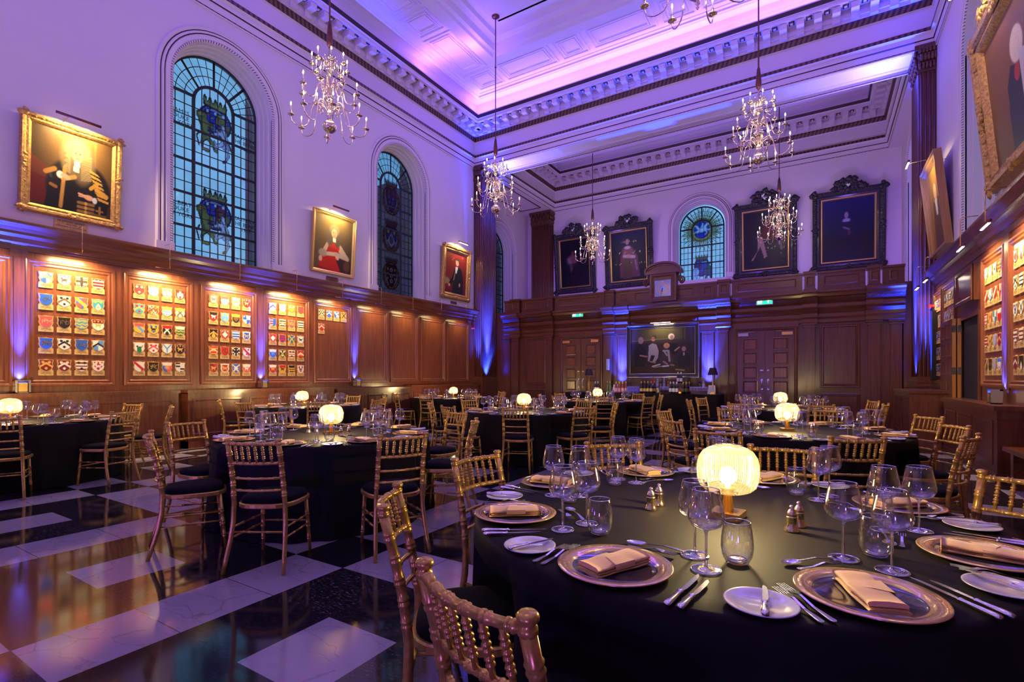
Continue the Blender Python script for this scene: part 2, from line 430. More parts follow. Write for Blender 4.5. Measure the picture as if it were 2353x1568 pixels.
def register(root):
    def rec(o):
        ch = [x for x in bpy.data.objects if x.parent == o]
        KIDS[o.name] = ch
        for x in ch: rec(x)
    rec(root)
TL = lambda u, z, d: (XL + d, u, z)
TR = lambda u, z, d: (XR - d, u, z)
def TY(y0): return lambda u, z, d: (u, y0 - d, z)
def rect(u0, v0, u1, v1): return [(u0, v0), (u1, v0), (u1, v1), (u0, v1)]

# ------------------------------------------------------------------ painting engine (what is on the canvas, not light)
class Pic:
    def __init__(s, w, h, base):
        s.w, s.h = w, h; s.a = np.zeros((h, w, 3)); s.a[:] = rgb(*base)
        s.U, s.V = np.meshgrid((np.arange(w) + .5) / w, (np.arange(h) + .5) / h)
        s.asp = h / w
    def mix(s, m, col): s.a = s.a * (1 - m[..., None]) + np.array(rgb(*col)) * m[..., None]; return s
    def ell(s, cx, cy, rx, ry, col, rot=0, soft=.12, k=1.0):
        du, dv = s.U - cx, s.V - cy; c, n = math.cos(rot), math.sin(rot)
        e = np.sqrt(((du * c + dv * n) / rx) ** 2 + ((-du * n + dv * c) / ry) ** 2)
        return s.mix(np.clip((1 - e) / soft + .5, 0, 1) * k, col)
    def poly(s, pts, col, k=1.0):
        ins = np.zeros(s.U.shape, bool); n = len(pts)
        for i in range(n):
            x0, y0 = pts[i]; x1, y1 = pts[(i + 1) % n]
            if y0 == y1: continue
            c = ((y0 > s.V) != (y1 > s.V)) & (s.U < (x1 - x0) * (s.V - y0) / (y1 - y0) + x0)
            ins ^= c
        return s.mix(ins.astype(float) * k, col)
    def line(s, x0, y0, x1, y1, wd, col):
        dx, dy = x1 - x0, y1 - y0; t = np.clip(((s.U - x0) * dx + (s.V - y0) * dy) / (dx * dx + dy * dy + 1e-9), 0, 1)
        d = np.hypot(s.U - x0 - t * dx, (s.V - y0 - t * dy))
        return s.mix(np.clip((wd - d) / (wd * .4) + .5, 0, 1), col)
    def grad(s, f, col): return s.mix(np.clip(f(s.U, s.V), 0, 1), col)
    def noise(s, amt, seed=1):
        r = np.random.RandomState(seed); s.a *= 1 + amt * (r.rand(s.h, s.w, 1) - .5); return s
    def mesh(s, name, T, mat, parent=None, wfun=None, box=None, **k):
        """box=(u0,v0,u1,v1) in wall coordinates; wfun(v)-> (left,right) fractions narrowing the row"""
        h, w = s.h, s.w; me = bpy.data.meshes.new(name); u0, v0, u1, v1 = box
        cols = np.ones((h * w, 4)); cols[:, :3] = s.a.reshape(-1, 3)
        vs = []
        for j in range(h):
            v = j / (h - 1); l, r = wfun(v) if wfun else (0, 1)
            for i in range(w):
                t = l + (r - l) * i / (w - 1); vs.append(tuple(T(u0 + (u1 - u0) * t, v0 + (v1 - v0) * v, 0)))
        fs = [(j * w + i, j * w + i + 1, (j + 1) * w + i + 1, (j + 1) * w + i) for j in range(h - 1) for i in range(w - 1)]
        me.from_pydata(vs, [], fs); ca = me.color_attributes.new('Col', 'FLOAT_COLOR', 'POINT'); ca.data.foreach_set('color', cols.ravel())
        me.materials.append(mat); me.update()
        o = bpy.data.objects.new(name, me); COL.objects.link(o)
        if parent: o.parent = parent
        return tag(o, **k)
# ------------------------------------------------------------------ room shell
m = MB(); m.box((XGL - .5, YN - .3, -.2), (XR + 1.5, YG + .3, 0.0)); struct(m, 'floor', FLOOR)

def arc(uc, r, zs, n=20, rev=False):
    a = [(uc + r * math.cos(PI * k / n), zs + r * math.sin(PI * k / n)) for k in range(n + 1)]
    return a[::-1] if rev else a
def arched_wall(T, u0, u1, z0, z1, wins, thick=.55):
    """plaster wall pierced by round-headed windows: front face, splayed reveals and back edge"""
    m = MB(); cur = u0; n = 20
    for (uc, hw, sill, spring) in wins:
        m.add([T(cur, z0, 0), T(uc - hw, z0, 0), T(uc - hw, z1, 0), T(cur, z1, 0)], [(0, 1, 2, 3)])
        m.add([T(uc - hw, z0, 0), T(uc + hw, z0, 0), T(uc + hw, sill, 0), T(uc - hw, sill, 0)], [(0, 1, 2, 3)])
        pts = arc(uc, hw, spring, n)
        for k in range(n):
            (a, za), (b, zb) = pts[k], pts[k + 1]
            m.add([T(a, za, 0), T(b, zb, 0), T(b, z1, 0), T(a, z1, 0)], [(0, 1, 2, 3)])
        path = [(uc + hw, sill)] + pts + [(uc - hw, sill)]
        # reveal: three steps inwards
        prof = [(0, 0), (.0, -.10), (.03, -.10), (.03, -.22), (.055, -.22), (.055, -.34), (.085, -.34), (.085, -thick)]
        m.sweep(path, prof, T, closed=False)
        m.add([T(uc - hw, sill, 0), T(uc + hw, sill, 0), T(uc + hw, sill, -thick), T(uc - hw, sill, -thick)], [(0, 1, 2, 3)])
        cur = uc + hw
    m.add([T(cur, z0, 0), T(u1, z0, 0), T(u1, z1, 0), T(cur, z1, 0)], [(0, 1, 2, 3)])
    # outer skin so no light leaks around the openings
    return m
def surround(T, uc, ow, hw, sill, spring, parent):
    """moulded band around the opening with two painted lines and an inner rope"""
    path = [(uc + ow, sill)] + arc(uc, ow, spring, 28) + [(uc - ow, sill)]
    wd = ow - hw
    f = lambda t: wd * t
    prof = [(0, 0), (f(.02), .03), (f(.10), .045), (f(.22), .03), (f(.235), .028), (f(.30), .028), (f(.34), .05), (f(.44), .05), (f(.455), .036), (f(.52), .036), (f(.56), .05), (f(.80), .045), (f(.84), .02), (f(1.0), .02), (f(1.0), -.02)]
    mis = [0, 0, 0, 0, 1, 0, 0, 0, 1, 0, 0, 0, 0, 0]
    m = MB(); m.sweep(path, prof, T, closed=False, mis=mis)
    # rope: twisted strands alternately pale and dark
    r = hw + wd * .1; full = [(uc + r, sill + .14)] + arc(uc, r, spring, 60) + [(uc - r, sill + .14)]
    L = []; 
    for k in range(len(full) - 1):
        a, b = full[k], full[k + 1]; d = math.hypot(b[0] - a[0], b[1] - a[1]); nn = max(1, int(round(d / .045)))
        for q in range(nn): L.append((a[0] + (b[0] - a[0]) * q / nn, a[1] + (b[1] - a[1]) * q / nn))
    L.append(full[-1])
    R_, n = .030, 6
    for k in range(0, len(L) - 1):
        a, b = L[k], L[k + 1]
        du, dz = b[0] - a[0], b[1] - a[1]; l = math.hypot(du, dz) or 1; nu, nz = -dz / l, du / l
        for lo, hi, mi, rr in ((0, .70, 0, R_), (.70, 1.0, 1, R_ * .8)):
            vs = []
            for t in (lo, hi):
                for q in range(n):
                    an = PI * q / (n - 1); o = -math.cos(an) * rr; dd = math.sin(an) * rr
                    sk = .5 * (q / (n - 1)) * l
                    vs.append(T(a[0] + du * t + nu * o + du / l * sk, a[1] + dz * t + nz * o + dz / l * sk, .02 + dd))
            m.add(vs, [(q, q + 1, n + q + 1, n + q) for q in range(n - 1)], mi, True)
    for sgn in (-1, 1):   # plinth blocks at the foot
        u = uc + sgn * (hw + wd * .5); m.box((u - wd * .52, sill - .02, 0), (u + wd * .52, sill + .14, .065), 0, T)
    return m.build('window_surround', [PLASTER, DARKLINE], parent)

def window(idx, T, uc, gw, sill, spring, depth, pics, dark=False, seed=1, texts=(), bars=5, sub=4):
    """round-headed leaded window; gw = half width of glass"""
    root = MB()
    fr = MB(); path = [(uc + gw + .01, sill)] + arc(uc, gw + .01, spring, 24) + [(uc - gw - .01, sill)]
    fr.sweep(path, [(0, -.03), (0, .03), (.045, .03), (.045, -.03)], T, closed=False)
    D = -depth
    def TD(u, z, d): return T(u, z, d + D)
    fr = MB(); fr.sweep(path, [(0, -.03), (0, .03), (.045, .03), (.045, -.03)], TD, closed=False)
    fr.box((uc - gw, sill - .01, -.03), (uc + gw, sill + .04, .03), 0, TD)
    o = fr.build(f'window_{idx}', LEAD); o['kind'] = 'structure'
    # heavy bars: central light with round head, cross bars
    iw = gw * .44; isp = spring - gw * .10
    b = MB()
    ip = [(uc + iw, sill)] + arc(uc, iw, isp + .02, 18) + [(uc - iw, sill)]
    b.sweep(ip, [(-.026, -.02), (-.026, .022), (.026, .022), (.026, -.02)], TD, closed=False)
    H = spring - sill
    for k in range(1, bars + 1):
        z = sill + H * k / bars
        b.box((uc - gw, z - .02, -.018), (uc + gw, z + .02, .02), 0, TD) if k < bars else [b.box((uc + s0 * gw if s0 < 0 else uc + iw, z - .022, -.018), (uc - iw if s0 < 0 else uc + gw, z + .022, .022), 0, TD) for s0 in (-1, 1)]
    for ang in (45, 90, 135):
        a = math.radians(ang); c_, s_ = math.cos(a), math.sin(a)
        b.tube([TD(uc + iw * c_, isp + iw * s_, 0), TD(uc + gw * c_, spring + gw * s_, 0)], .024, 4)
    b.build('glazing_bar', LEAD, o)
    l = MB(); t = .0075
    rows = bars * 3
    for k in range(1, rows):
        if k % 3 == 0: continue
        z = sill + H * k / rows; l.box((uc - gw, z - t, -.006), (uc + gw, z + t, .008), 0, TD)
    for s0 in (-1, 1):
        for q in (1, 2):
            u = uc + s0 * (iw + (gw - iw) * q / 3); l.box((u - t, sill, -.006), (u + t, spring, .008), 0, TD)
    for q in range(1, 5):
        u = uc - iw + 2 * iw * q / 5; l.box((u - t, sill, -.006), (u + t, isp + iw * math.sin(math.acos((u - uc) / iw)), .008), 0, TD)
    for ri in (1, 2):
        r = iw + (gw - iw) * ri / 3; ap = arc(uc, r, spring - .03, 28)
        for k in range(28): l.tube([TD(ap[k][0], ap[k][1], 0), TD(ap[k + 1][0], ap[k + 1][1], 0)], .008, 4, cap=False)
    for k in range(1, 16):
        if k % 4 == 0: continue
        a = PI * k / 16; c_, s_ = math.cos(a), math.sin(a)
        l.tube([TD(uc + iw * c_, isp + iw * s_, 0), TD(uc + gw * c_, spring + gw * s_, 0)], .0075, 4)
    l.build('lead_came', LEAD, o)
    # panes
    g = MB(); pts = [(uc - gw, sill), (uc + gw, sill)] + arc(uc, gw, spring, 24)
    gl = MB()
    # outer glass as a fan of strips, painted in clear blue-white glass
    me = bpy.data.meshes.new('pane'); vs = [T(u, z, D) for u, z in pts]
    me.from_pydata([tuple(v) for v in vs], [], [tuple(range(len(vs)))])
    ca = me.color_attributes.new('Col', 'FLOAT_COLOR', 'POINT'); base = (.62, .68, .66) if not dark else (.40, .50, .52)
    for d_ in ca.data: d_.color = (*base, 1)
    me.materials.append(STAIN); po = bpy.data.objects.new('pane', me); COL.objects.link(po); po.parent = o
    for (pic, x0, z0, x1, z1, lab) in pics:
        gx = np.abs(np.diff(pic.a, axis=1, prepend=pic.a[:, :1])).sum(2) + np.abs(np.diff(pic.a, axis=0, prepend=pic.a[:1])).sum(2)
        kk = pic.key; er = kk.copy(); er[1:] &= kk[:-1]; er[:-1] &= kk[1:]; er[:, 1:] &= kk[:, :-1]; er[:, :-1] &= kk[:, 1:]
        ln = (gx > .16) | (kk & ~er); pic.a[ln] *= getattr(pic, 'lead', .12)
        q = pic.mesh('painted_glass', lambda u, z, d: TD(u, z, .011), STAIN, o, box=(x0, z0, x1, z1))
        q['label'] = lab
        # cut away: drop faces that are clear (marked by pure magenta-free key)
        msk = pic.key.reshape(-1)
        me = q.data; keep = [p for p in me.polygons if sum(msk[v] for v in p.vertices) >= 2]
        vsx = [tuple(v.co) for v in me.vertices]; cols = [tuple(min(1, x ** .82) for x in c.color[:3]) + (1,) for c in me.color_attributes['Col'].data]
        nm = bpy.data.meshes.new('painted_glass'); nm.from_pydata(vsx, [], [tuple(p.vertices) for p in keep])
        ca = nm.color_attributes.new('Col', 'FLOAT_COLOR', 'POINT')
        for i, c in enumerate(cols): ca.data[i].color = c
        nm.materials.append(STAIN); q.data = nm
    if texts:
        tm = MB()
        for (body, u, z, sz) in texts: tm.text(body, sz, lambda x, y, zz, u=u, z=z: TD(*( (u + x * TXS, z + y, .014 + zz))))
        tm.build('glass_lettering', LEAD, o)
    return o
TXS = 1
class KPic(Pic):
    """a picture with a mask of what is painted"""
    def __init__(s, w, h, base=(150, 190, 210)): super().__init__(w, h, base); s.key = np.zeros((h, w), bool)
    def mix(s, m, col):
        s.key |= m > .5; return super().mix(m, col)
    def holes(s, pts):
        return s
def royal_arms(v=0):
    """crown over a blue roundel shield held by a lion and a unicorn"""
    p = KPic(56, 120)
    olive, gold, blue, white, dk = (86, 92, 40), (150, 140, 50), (24, 44, 190), (190, 196, 225), (20, 26, 40)
    # roundel
    p.ell(.52, .64, .46, .20, dk); p.ell(.52, .64, .43, .185, (40, 70, 200)); p.ell(.52, .64, .35, .15, (120, 130, 190))
    for k in range(14):
        a = 2 * PI * k / 14; p.ell(.52 + .39 * math.cos(a), .64 + .168 * math.sin(a), .03, .010, (190, 200, 230))
    p.poly([(.24, .75), (.82, .75), (.82, .62), (.70, .52), (.53, .47), (.36, .52), (.24, .62)], dk)
    p.poly([(.27, .74), (.52, .74), (.52, .62), (.27, .62)], blue); p.poly([(.54, .74), (.79, .74), (.79, .62), (.54, .62)], (110, 110, 60) if not v else (110, 30, 60))
    p.poly([(.27, .61), (.52, .61), (.52, .50), (.36, .54), (.29, .58)], (60, 110, 200)); p.poly([(.54, .61), (.79, .61), (.76, .57), (.66, .52), (.54, .49)], blue if not v else (120, 40, 80))
    for x, y in ((.34, .70), (.44, .67), (.60, .70), (.70, .66), (.62, .58), (.68, .555)): p.ell(x, y, .05, .012, gold)
    p.line(.30, .60, .45, .52, .008, gold); p.line(.45, .60, .40, .52, .008, gold)
    p.poly([(.26, .755), (.34, .755), (.34, .715), (.26, .715)], white); p.poly([(.48, .755), (.56, .755), (.56, .715), (.48, .715)], white); p.poly([(.70, .755), (.78, .755), (.78, .715), (.70, .715)], white)
    # crown
    p.poly([(.20, .80), (.84, .775), (.84, .845), (.20, .865)], dk); p.poly([(.23, .81), (.82, .787), (.82, .835), (.23, .855)], (130, 130, 70))
    for k, x in enumerate((.24, .38, .53, .67, .80)):
        z = .865 - (x - .2) * .03; p.poly([(x - .06, z - .01), (x + .06, z - .01), (x + .035, z + .045), (x, z + .07), (x - .035, z + .045)], (110, 112, 55)); p.ell(x, z + .035, .02, .012, dk)
    # lion
    p.ell(.14, .66, .16, .05, (104, 96, 44)); p.ell(.13, .665, .09, .03, (140, 132, 60)); p.ell(.20, .60, .13, .05, olive)
    p.ell(.22, .52, .10, .07, (110, 124, 44), rot=.2); p.ell(.27, .43, .13, .055, (110, 124, 44), rot=.3)
    p.line(.20, .60, .44, .565, .030, (104, 112, 44)); p.line(.30, .42, .46, .36, .034, (104, 116, 44)); p.line(.46, .36, .50, .30, .028, (110, 118, 44)); p.line(.50, .295, .58, .285, .020, gold)
    p.line(.22, .42, .16, .33, .036, (104, 116, 44)); p.line(.16, .33, .18, .27, .028, olive); p.line(.18, .268, .34, .262, .020, gold)
    p.line(.10, .46, .02, .40, .014, olive); p.line(.02, .40, .08, .30, .014, olive)
    # unicorn
    p.ell(.78, .585, .12, .035, white, rot=-.3); p.ell(.86, .60, .07, .05, (90, 96, 60)); p.line(.70, .61, .62, .67, .010, gold)
    p.ell(.76, .52, .10, .06, white, rot=-.3); p.ell(.80, .44, .12, .07, white); p.ell(.82, .38, .13, .045, (170, 176, 215))
    p.line(.72, .52, .50, .49, .022, white); p.line(.70, .50, .56, .545, .020, white); p.line(.72, .40, .56, .35, .028, white); p.line(.56, .35, .50, .40, .022, white)
    p.line(.84, .38, .90, .28, .030, white); p.line(.90, .28, .82, .20, .022, white); p.line(.82, .20, .74, .185, .016, (90, 80, 40)); p.line(.92, .42, .98, .36, .018, (90, 90, 60))
    for a in ((.10, .60, .24, .42), (.30, .40, .18, .34), (.72, .56, .86, .42), (.84, .36, .74, .44)): p.line(*a, .004, dk)
    return p
def roundel(shield, ring=(190, 160, 40), ring2=(120, 60, 30), v=0):
    p = KPic(44, 56)
    p.ell(.5, .42, .48, .42, (10, 16, 24)); p.ell(.5, .42, .46, .40, ring); 
    for k in range(16):
        a = 2 * PI * k / 16; p.line(.5 + .37 * math.cos(a), .42 + .33 * math.sin(a), .5 + .46 * math.cos(a), .42 + .40 * math.sin(a), .010, (20, 24, 20))
    p.ell(.5, .42, .37, .33, (150, 180, 205))
    p.poly([(.20, .76), (.80, .76), (.80, .42), (.66, .18), (.5, .06), (.34, .18), (.20, .42)], (14, 14, 30))
    p.poly([(.23, .73), (.77, .73), (.77, .43), (.64, .21), (.5, .10), (.36, .21), (.23, .43)], shield)
    if v == 0:
        for x, y in ((.36, .50), (.60, .48), (.40, .36), (.58, .35), (.5, .24)): p.ell(x, y, .07, .06, (70, 110, 210))
        for x in (.36, .62): p.line(x, .62, x, .70, .03, (170, 160, 90))
    elif v == 1:
        p.poly([(.26, .30), (.5, .62), (.74, .30), (.5, .12)], (160, 190, 210)); p.ell(.5, .36, .09, .10, (60, 90, 150))
        for x in (.33, .67): p.ell(x, .62, .09, .08, (190, 170, 60))
    else:
        for y in (.60, .42, .26): p.ell(.5, y, .09, .075, (190, 200, 225)); p.ell(.5, y, .03, .03, (60, 60, 70))
        for x in (.30, .70):
            for y in (.62, .48, .34): p.ell(x, y, .05, .05, (190, 180, 60))
    p.poly([(.20, .80), (.80, .80), (.86, .93), (.14, .93)], (90, 60, 60))
    for k in range(7): p.ell(.17 + k * .11, .955, .035, .03, (120, 170, 200)); p.ell(.22 + k * .09, .86, .03, .02, (160, 140, 80))
    return p
def pegasus():
    p = KPic(80, 150); p.lead = .5
    # sun rays
    for k in range(56):
        a = 2 * PI * k / 56 + .03; r1 = .50 if k % 2 else .42
        y1 = .70 + r1 * .56 * math.sin(a)
        if y1 < .36: continue
        p.line(.5 + .25 * math.cos(a), .70 + .14 * math.sin(a), .5 + r1 * math.cos(a), y1, .007, (205, 215, 60))
    p.ell(.5, .70, .27, .160, (14, 20, 30)); p.ell(.5, .70, .255, .150, (200, 185, 60)); p.ell(.5, .70, .20, .118, (14, 30, 110)); p.ell(.5, .70, .19, .112, (20, 50, 190))
    wh = (200, 222, 245)
    p.ell(.52, .700, .115, .032, wh, rot=.1); p.line(.44, .71, .38, .745, .022, wh); p.ell(.36, .752, .045, .016, wh, rot=-.5)
    p.line(.43, .69, .33, .675, .012, wh); p.line(.33, .675, .31, .655, .010, wh); p.line(.45, .685, .38, .665, .010, wh)
    p.line(.60, .70, .68, .69, .014, wh); p.line(.60, .685, .64, .65, .013, wh); p.line(.64, .65, .58, .635, .010, wh); p.line(.68, .69, .74, .70, .009, wh)
    p.poly([(.47, .72), (.66, .80), (.70, .775), (.58, .715)], wh); p.poly([(.46, .73), (.52, .80), (.56, .78), (.52, .72)], (170, 200, 235))
    # arms below
    p.ell(.5, .20, .19, .135, (14, 20, 40)); p.ell(.5, .20, .175, .125, (60, 60, 90)); p.poly([(.38, .27), (.62, .27), (.62, .19), (.5, .12), (.38, .19)], (50, 90, 190))
    p.poly([(.38, .23), (.5, .23), (.5, .17), (.40, .18)], (110, 40, 40)); p.poly([(.50, .27), (.62, .27), (.62, .25), (.5, .25)], (190, 200, 220))
    p.poly([(.36, .30), (.64, .30), (.66, .335), (.34, .335)], (120, 130, 60))
    for k in range(5): p.ell(.36 + k * .07, .345, .018, .018, (150, 160, 110))
    p.ell(.35, .13, .09, .06, wh); p.line(.34, .10, .40, .04, .02, wh); p.line(.30, .12, .29, .04, .018, wh)
    p.ell(.66, .14, .09, .075, (30, 90, 50)); p.line(.64, .10, .60, .04, .02, (20, 70, 40)); p.line(.70, .10, .73, .03, .02, (30, 80, 50)); p.line(.62, .2, .7, .24, .014, (20, 110, 90))
    return p

# left wall
W_L = [(0.6 - 5.0, .98, 3.66, 6.94), (0.6, .98, 3.66, 6.94), (5.6, .98, 3.66, 6.94), (10.6, .98, 3.66, 6.94)]
wl = arched_wall(TL, YN, YB, 0, 11.2, W_L); wlo = struct(wl, 'wall_left', PLASTER)
wr = arched_wall(TR, YN, YB + 5.6, 0, 11.2, [(x, .98, 3.66, 6.94) for x in (-4.4, .6, 5.6, 10.6, 17.3)]); wro = struct(wr, 'wall_right', PLASTER)
TGL = lambda u, z, d: (XGL + d, u, z)
wg = arched_wall(TGL, YB, YG, 0, 11.2, [(17.3, .98, 3.66, 6.60)])
wg.box((XGL - .1, YB - .02, 0), (XL - .0, YB, 11.2)); wgo = struct(wg, 'wall_gallery_left', PLASTER)
wb = arched_wall(TY(YG), XGL, XR, 0, 11.2, [(-3.84, .93, 4.98, 7.02)], .5); wbo = struct(wb, 'wall_back', PLASTER)
m = MB(); m.box((XL - .6, YN - .1, 0), (XR + .6, YN, 11.2)); struct(m, 'wall_near', PLASTER)
for (T, uc, ow, hw, sill, spr, par) in [(TL, 5.6, 1.27, .98, 3.66, 6.94, wlo), (TL, 10.6, 1.27, .98, 3.66, 6.94, wlo), (TL, .6, 1.27, .98, 3.66, 6.94, wlo),
        (TR, 10.6, 1.27, .98, 3.66, 6.94, wro), (TR, 17.3, 1.27, .98, 3.66, 6.94, wro), (TR, 5.6, 1.27, .98, 3.66, 6.94, wro), (TGL, 17.3, 1.27, .98, 3.66, 6.60, wgo), (TY(YG), -3.84, 1.18, .93, 4.98, 7.02, wbo)]:
    surround(T, uc, ow, hw, sill, spr, par)
ra, rb = royal_arms(0), royal_arms(1)
window(1, TL, 5.6, .90, 3.66, 6.94, .46, [(ra, 5.25, 5.52, 5.96, 7.20, 'royal arms with crown, lion and white unicorn, upper'), (rb, 5.25, 3.62, 5.96, 5.30, 'royal arms with crown, lion and white unicorn, lower')],
       texts=[('JAMES\nDUKE\nOF YORK', 4.97, 6.42, .115), ('MASTER OF\nTHE BENCH\n1661', 6.27, 6.38, .115), ('ALBERT\nDUKE\nOF YORK', 4.97, 4.62, .115), ('MASTER OF\nTHE BENCH\n1917', 6.27, 4.62, .115)])
window(2, TL, 10.6, .90, 3.66, 6.94, .46, [(roundel((70, 20, 60), v=0), 10.27, 6.05, 10.95, 7.05, 'crowned roundel with purple shield'), (roundel((24, 40, 170), ring=(150, 90, 40), v=1), 10.27, 4.98, 10.95, 5.92, 'crowned roundel with blue shield'), (roundel((60, 16, 40), ring=(200, 160, 40), v=2), 10.27, 3.88, 10.95, 4.82, 'crowned roundel with dark red shield')], dark=True)
window(3, TGL, 17.3, .90, 3.66, 6.60, .46, [(roundel((60, 30, 60), (60, 20, 40), v=0), 16.97, 5.85, 17.63, 6.8, 'dim crowned roundel, top'), (roundel((50, 30, 90), (60, 20, 40), v=1), 16.97, 4.85, 17.63, 5.75, 'dim crowned roundel, middle'), (roundel((40, 20, 60), (60, 20, 40), v=2), 16.97, 3.85, 17.63, 4.75, 'dim crowned roundel, bottom')], dark=True)
window(4, TY(YG), -3.84, .80, 4.98, 7.00, .42, [(pegasus(), -4.56, 4.98, -3.12, 7.75, 'winged white horse in a golden sun above coat of arms')], bars=3)
window(5, TR, 10.6, .90, 3.66, 6.94, .46, [])
window(6, TR, 17.3, .90, 3.66, 6.94, .46, [])
# plain panes in the windows outside the frame
m = MB()
for T, uc in ((TL, .6), (TL, -4.4), (TR, -4.4), (TR, .6), (TR, 5.6)):
    pts = [(uc - .9, 3.66), (uc + .9, 3.66)] + arc(uc, .9, 6.94, 20); m.add([T(u, z, -.46) for u, z in pts], [tuple(range(len(pts)))])
struct(m, 'window_7', glass('clear_pane', (.6, .7, .78)))
# dusk brick walls of the courtyard seen through the side windows
m = MB(); m.box((XL - 9, 13.5, 0), (XL - 8, 24.5, 6.0)); 
m.box((XGL - 2.4, 18.6, 0), (XGL - .6, 18.8, 10)); m.box((XL - .9, 6.52, 3), (XL - .56, 7.2, 9)); m.box((XL - .9, 11.42, 3), (XL - .56, 12.2, 9)); m.box((XGL - 4, 14.3, 0), (XGL - 3.4, 22, 9))
m.build('courtyard_wall', BRICK, label='dark brick courtyard walls outside the tall stained glass windows', cat='building')

# main entablature, cornice and ceiling ring
def entab(path, closed, base, mb):
    b = base
    prof = [(0, b), (.03, b), (.03, b + .03), (.035, b + .05), (.05, b + .16), (.05, b + .18), (.07, b + .20), (.07, b + .30), (.12, b + .34), (.12, b + .42), (.06, b + .44), (.06, b + .86), (.10, b + .88), (.15, b + .98), (.15, b + 1.02), (.17, b + 1.02), (.17, b + 1.30), (.52, b + 1.30), (.52, b + 1.37), (.55, b + 1.39), (.60, b + 1.47), (.60, b + 1.50), (.30, b + 1.52), (.30, b + 1.80)]
    mis = [0, 0, 1, 0, 0, 2, 0, 0, 1, 1, 0, 0, 1, 1, 0, 0, 0, 0, 0, 2, 0, 0, 0, 0][:len(prof) - 1]
    mb.sweep(path, prof, lambda u, v, d: (u, v, d), closed=closed, mis=mis)
def modillions(mb, path, b, step=.36):
    for i in range(len(path) - 1):
        (x0, y0), (x1, y1) = path[i], path[i + 1]; L = math.hypot(x1 - x0, y1 - y0); dx, dy = (x1 - x0) / L, (y1 - y0) / L; nx, ny = -dy, dx
        n = int((L - .3) / step); off = (L - (n - 1) * step) / 2
        for k in range(n):
            s = off + k * step
            def T(u, v, z, s=s): return (x0 + dx * (s + u) + nx * v, y0 + dy * (s + u) + ny * v, b + z)
            mb.box((-.10, .16, 1.16), (.06, .46, 1.29), 0, T); mb.box((-.10, .16, 1.03), (.06, .26, 1.17), 0, T)
            mb.box((.06, .16, 1.10), (.26, .22, 1.20), 0, T)
            mb.box((.10, .29, 1.285), (.22, .44, 1.305), 1, T); mb.box((.13, .33, 1.27), (.19, .40, 1.29), 0, T)
m = MB()
hp = [(XR, YN), (XR, YB), (XL, YB), (XL, YN)]
entab(hp, False, 8.5, m); modillions(m, hp, 8.5)
entab([(XL, YN), (XR, YN)], False, 8.5, m)
struct(m, 'trim_1', [PLASTER, DARKBEAD, DARKLINE])
# beam over the gallery opening
m = MB(); m.box((XL - .1, YB, 8.6), (XR, YB + .9, 11.2))
m.sweep(rect(XL + .32, YB + .16, XR - .32, YB + .74), [(0, -.03), (0, .0), (.05, .012), (.05, .02)], lambda u, v, d: (u, v, 8.6 + d), mi=0)
m.box((XL + .4, YB - .012, 8.54), (XR - .4, YB, 8.60), 0)
struct(m, 'trim_2', [PLASTER, DARKLINE])
# gallery entablature ring and soffits
gp = [(XR - .3, YB + .9), (XR - .3, YG), (XL + .3, YG), (XL + .3, YB + .9)]
m = MB(); entab(gp, True, 8.5, m); modillions(m, gp, 8.5)
m.box((XGL, YB + .9, 8.5), (XL + .3, YG, 10)); m.box((XR - .3, YB + .9, 8.5), (XR, YG, 10)); 
m.sweep(rect(XGL + .15, YB + 1.1, XL + .15, YG - .9), [(0, 0), (0, -.02), (.04, -.02), (.04, 0)], lambda u, v, d: (u, v, 8.5 + d), mi=1)
struct(m, 'trim_3', [PLASTER, DARKBEAD, DARKLINE])
# ceilings
m = MB(); m.box((XL - .5, YN - .2, 11.2), (XR + .5, YG + .5, 11.3))
Z3 = lambda u, v, d: (u, v, d)
hall = [(XR, YN), (XR, YB), (XL, YB), (XL, YN)]
prof = [(.30, 10.30), (.30, 10.5), (.34, 10.5), (.55, 10.5), (.57, 10.46), (.62, 10.44), (.66, 10.46), (.70, 10.46), (.72, 10.5), (.80, 10.5), (.82, 10.52), (1.92, 10.52), (1.94, 10.48), (2.02, 10.44), (2.04, 10.32), (2.34, 10.32), (2.36, 10.40), (2.44, 10.44), (2.46, 10.62), (2.60, 10.68), (2.62, 10.80), (3.0, 10.80)]
m.sweep([hall[0], hall[1], hall[2], hall[3]], prof, Z3, closed=True)
m.add([(XL + 2.9, YN + 2.9, 10.80), (XR - 2.9, YN + 2.9, 10.80), (XR - 2.9, YB - 2.9, 10.80), (XL + 2.9, YB - 2.9, 10.80)], [(0, 1, 2, 3)])
def coffer(x0, y0, x1, y1, z):
    for q in (0, .11, .17):
        m.sweep(rect(x0 + q, y0 + q, x1 - q, y1 - q), [(0, z), (0, z - .03), (.035, z - .03), (.05, z)], Z3)
y = YB - .95
for k in range(13):
    L = .82 if k % 2 == 0 else 1.75
    if y - L < YN + 1: break
    coffer(XL + .95, y - L, XL + 1.85, y, 10.52); coffer(XR - 1.85, y - L, XR - .95, y, 10.52); y -= L + .14
x = XL + 1.99
for k in range(6):
    L = 1.75 if k % 2 == 0 else .82
    L = min(L, XR - 1.95 - x)
    if L < .3: break
    coffer(x, YB - 1.85, x + L, YB - .95, 10.52); x += L + .14
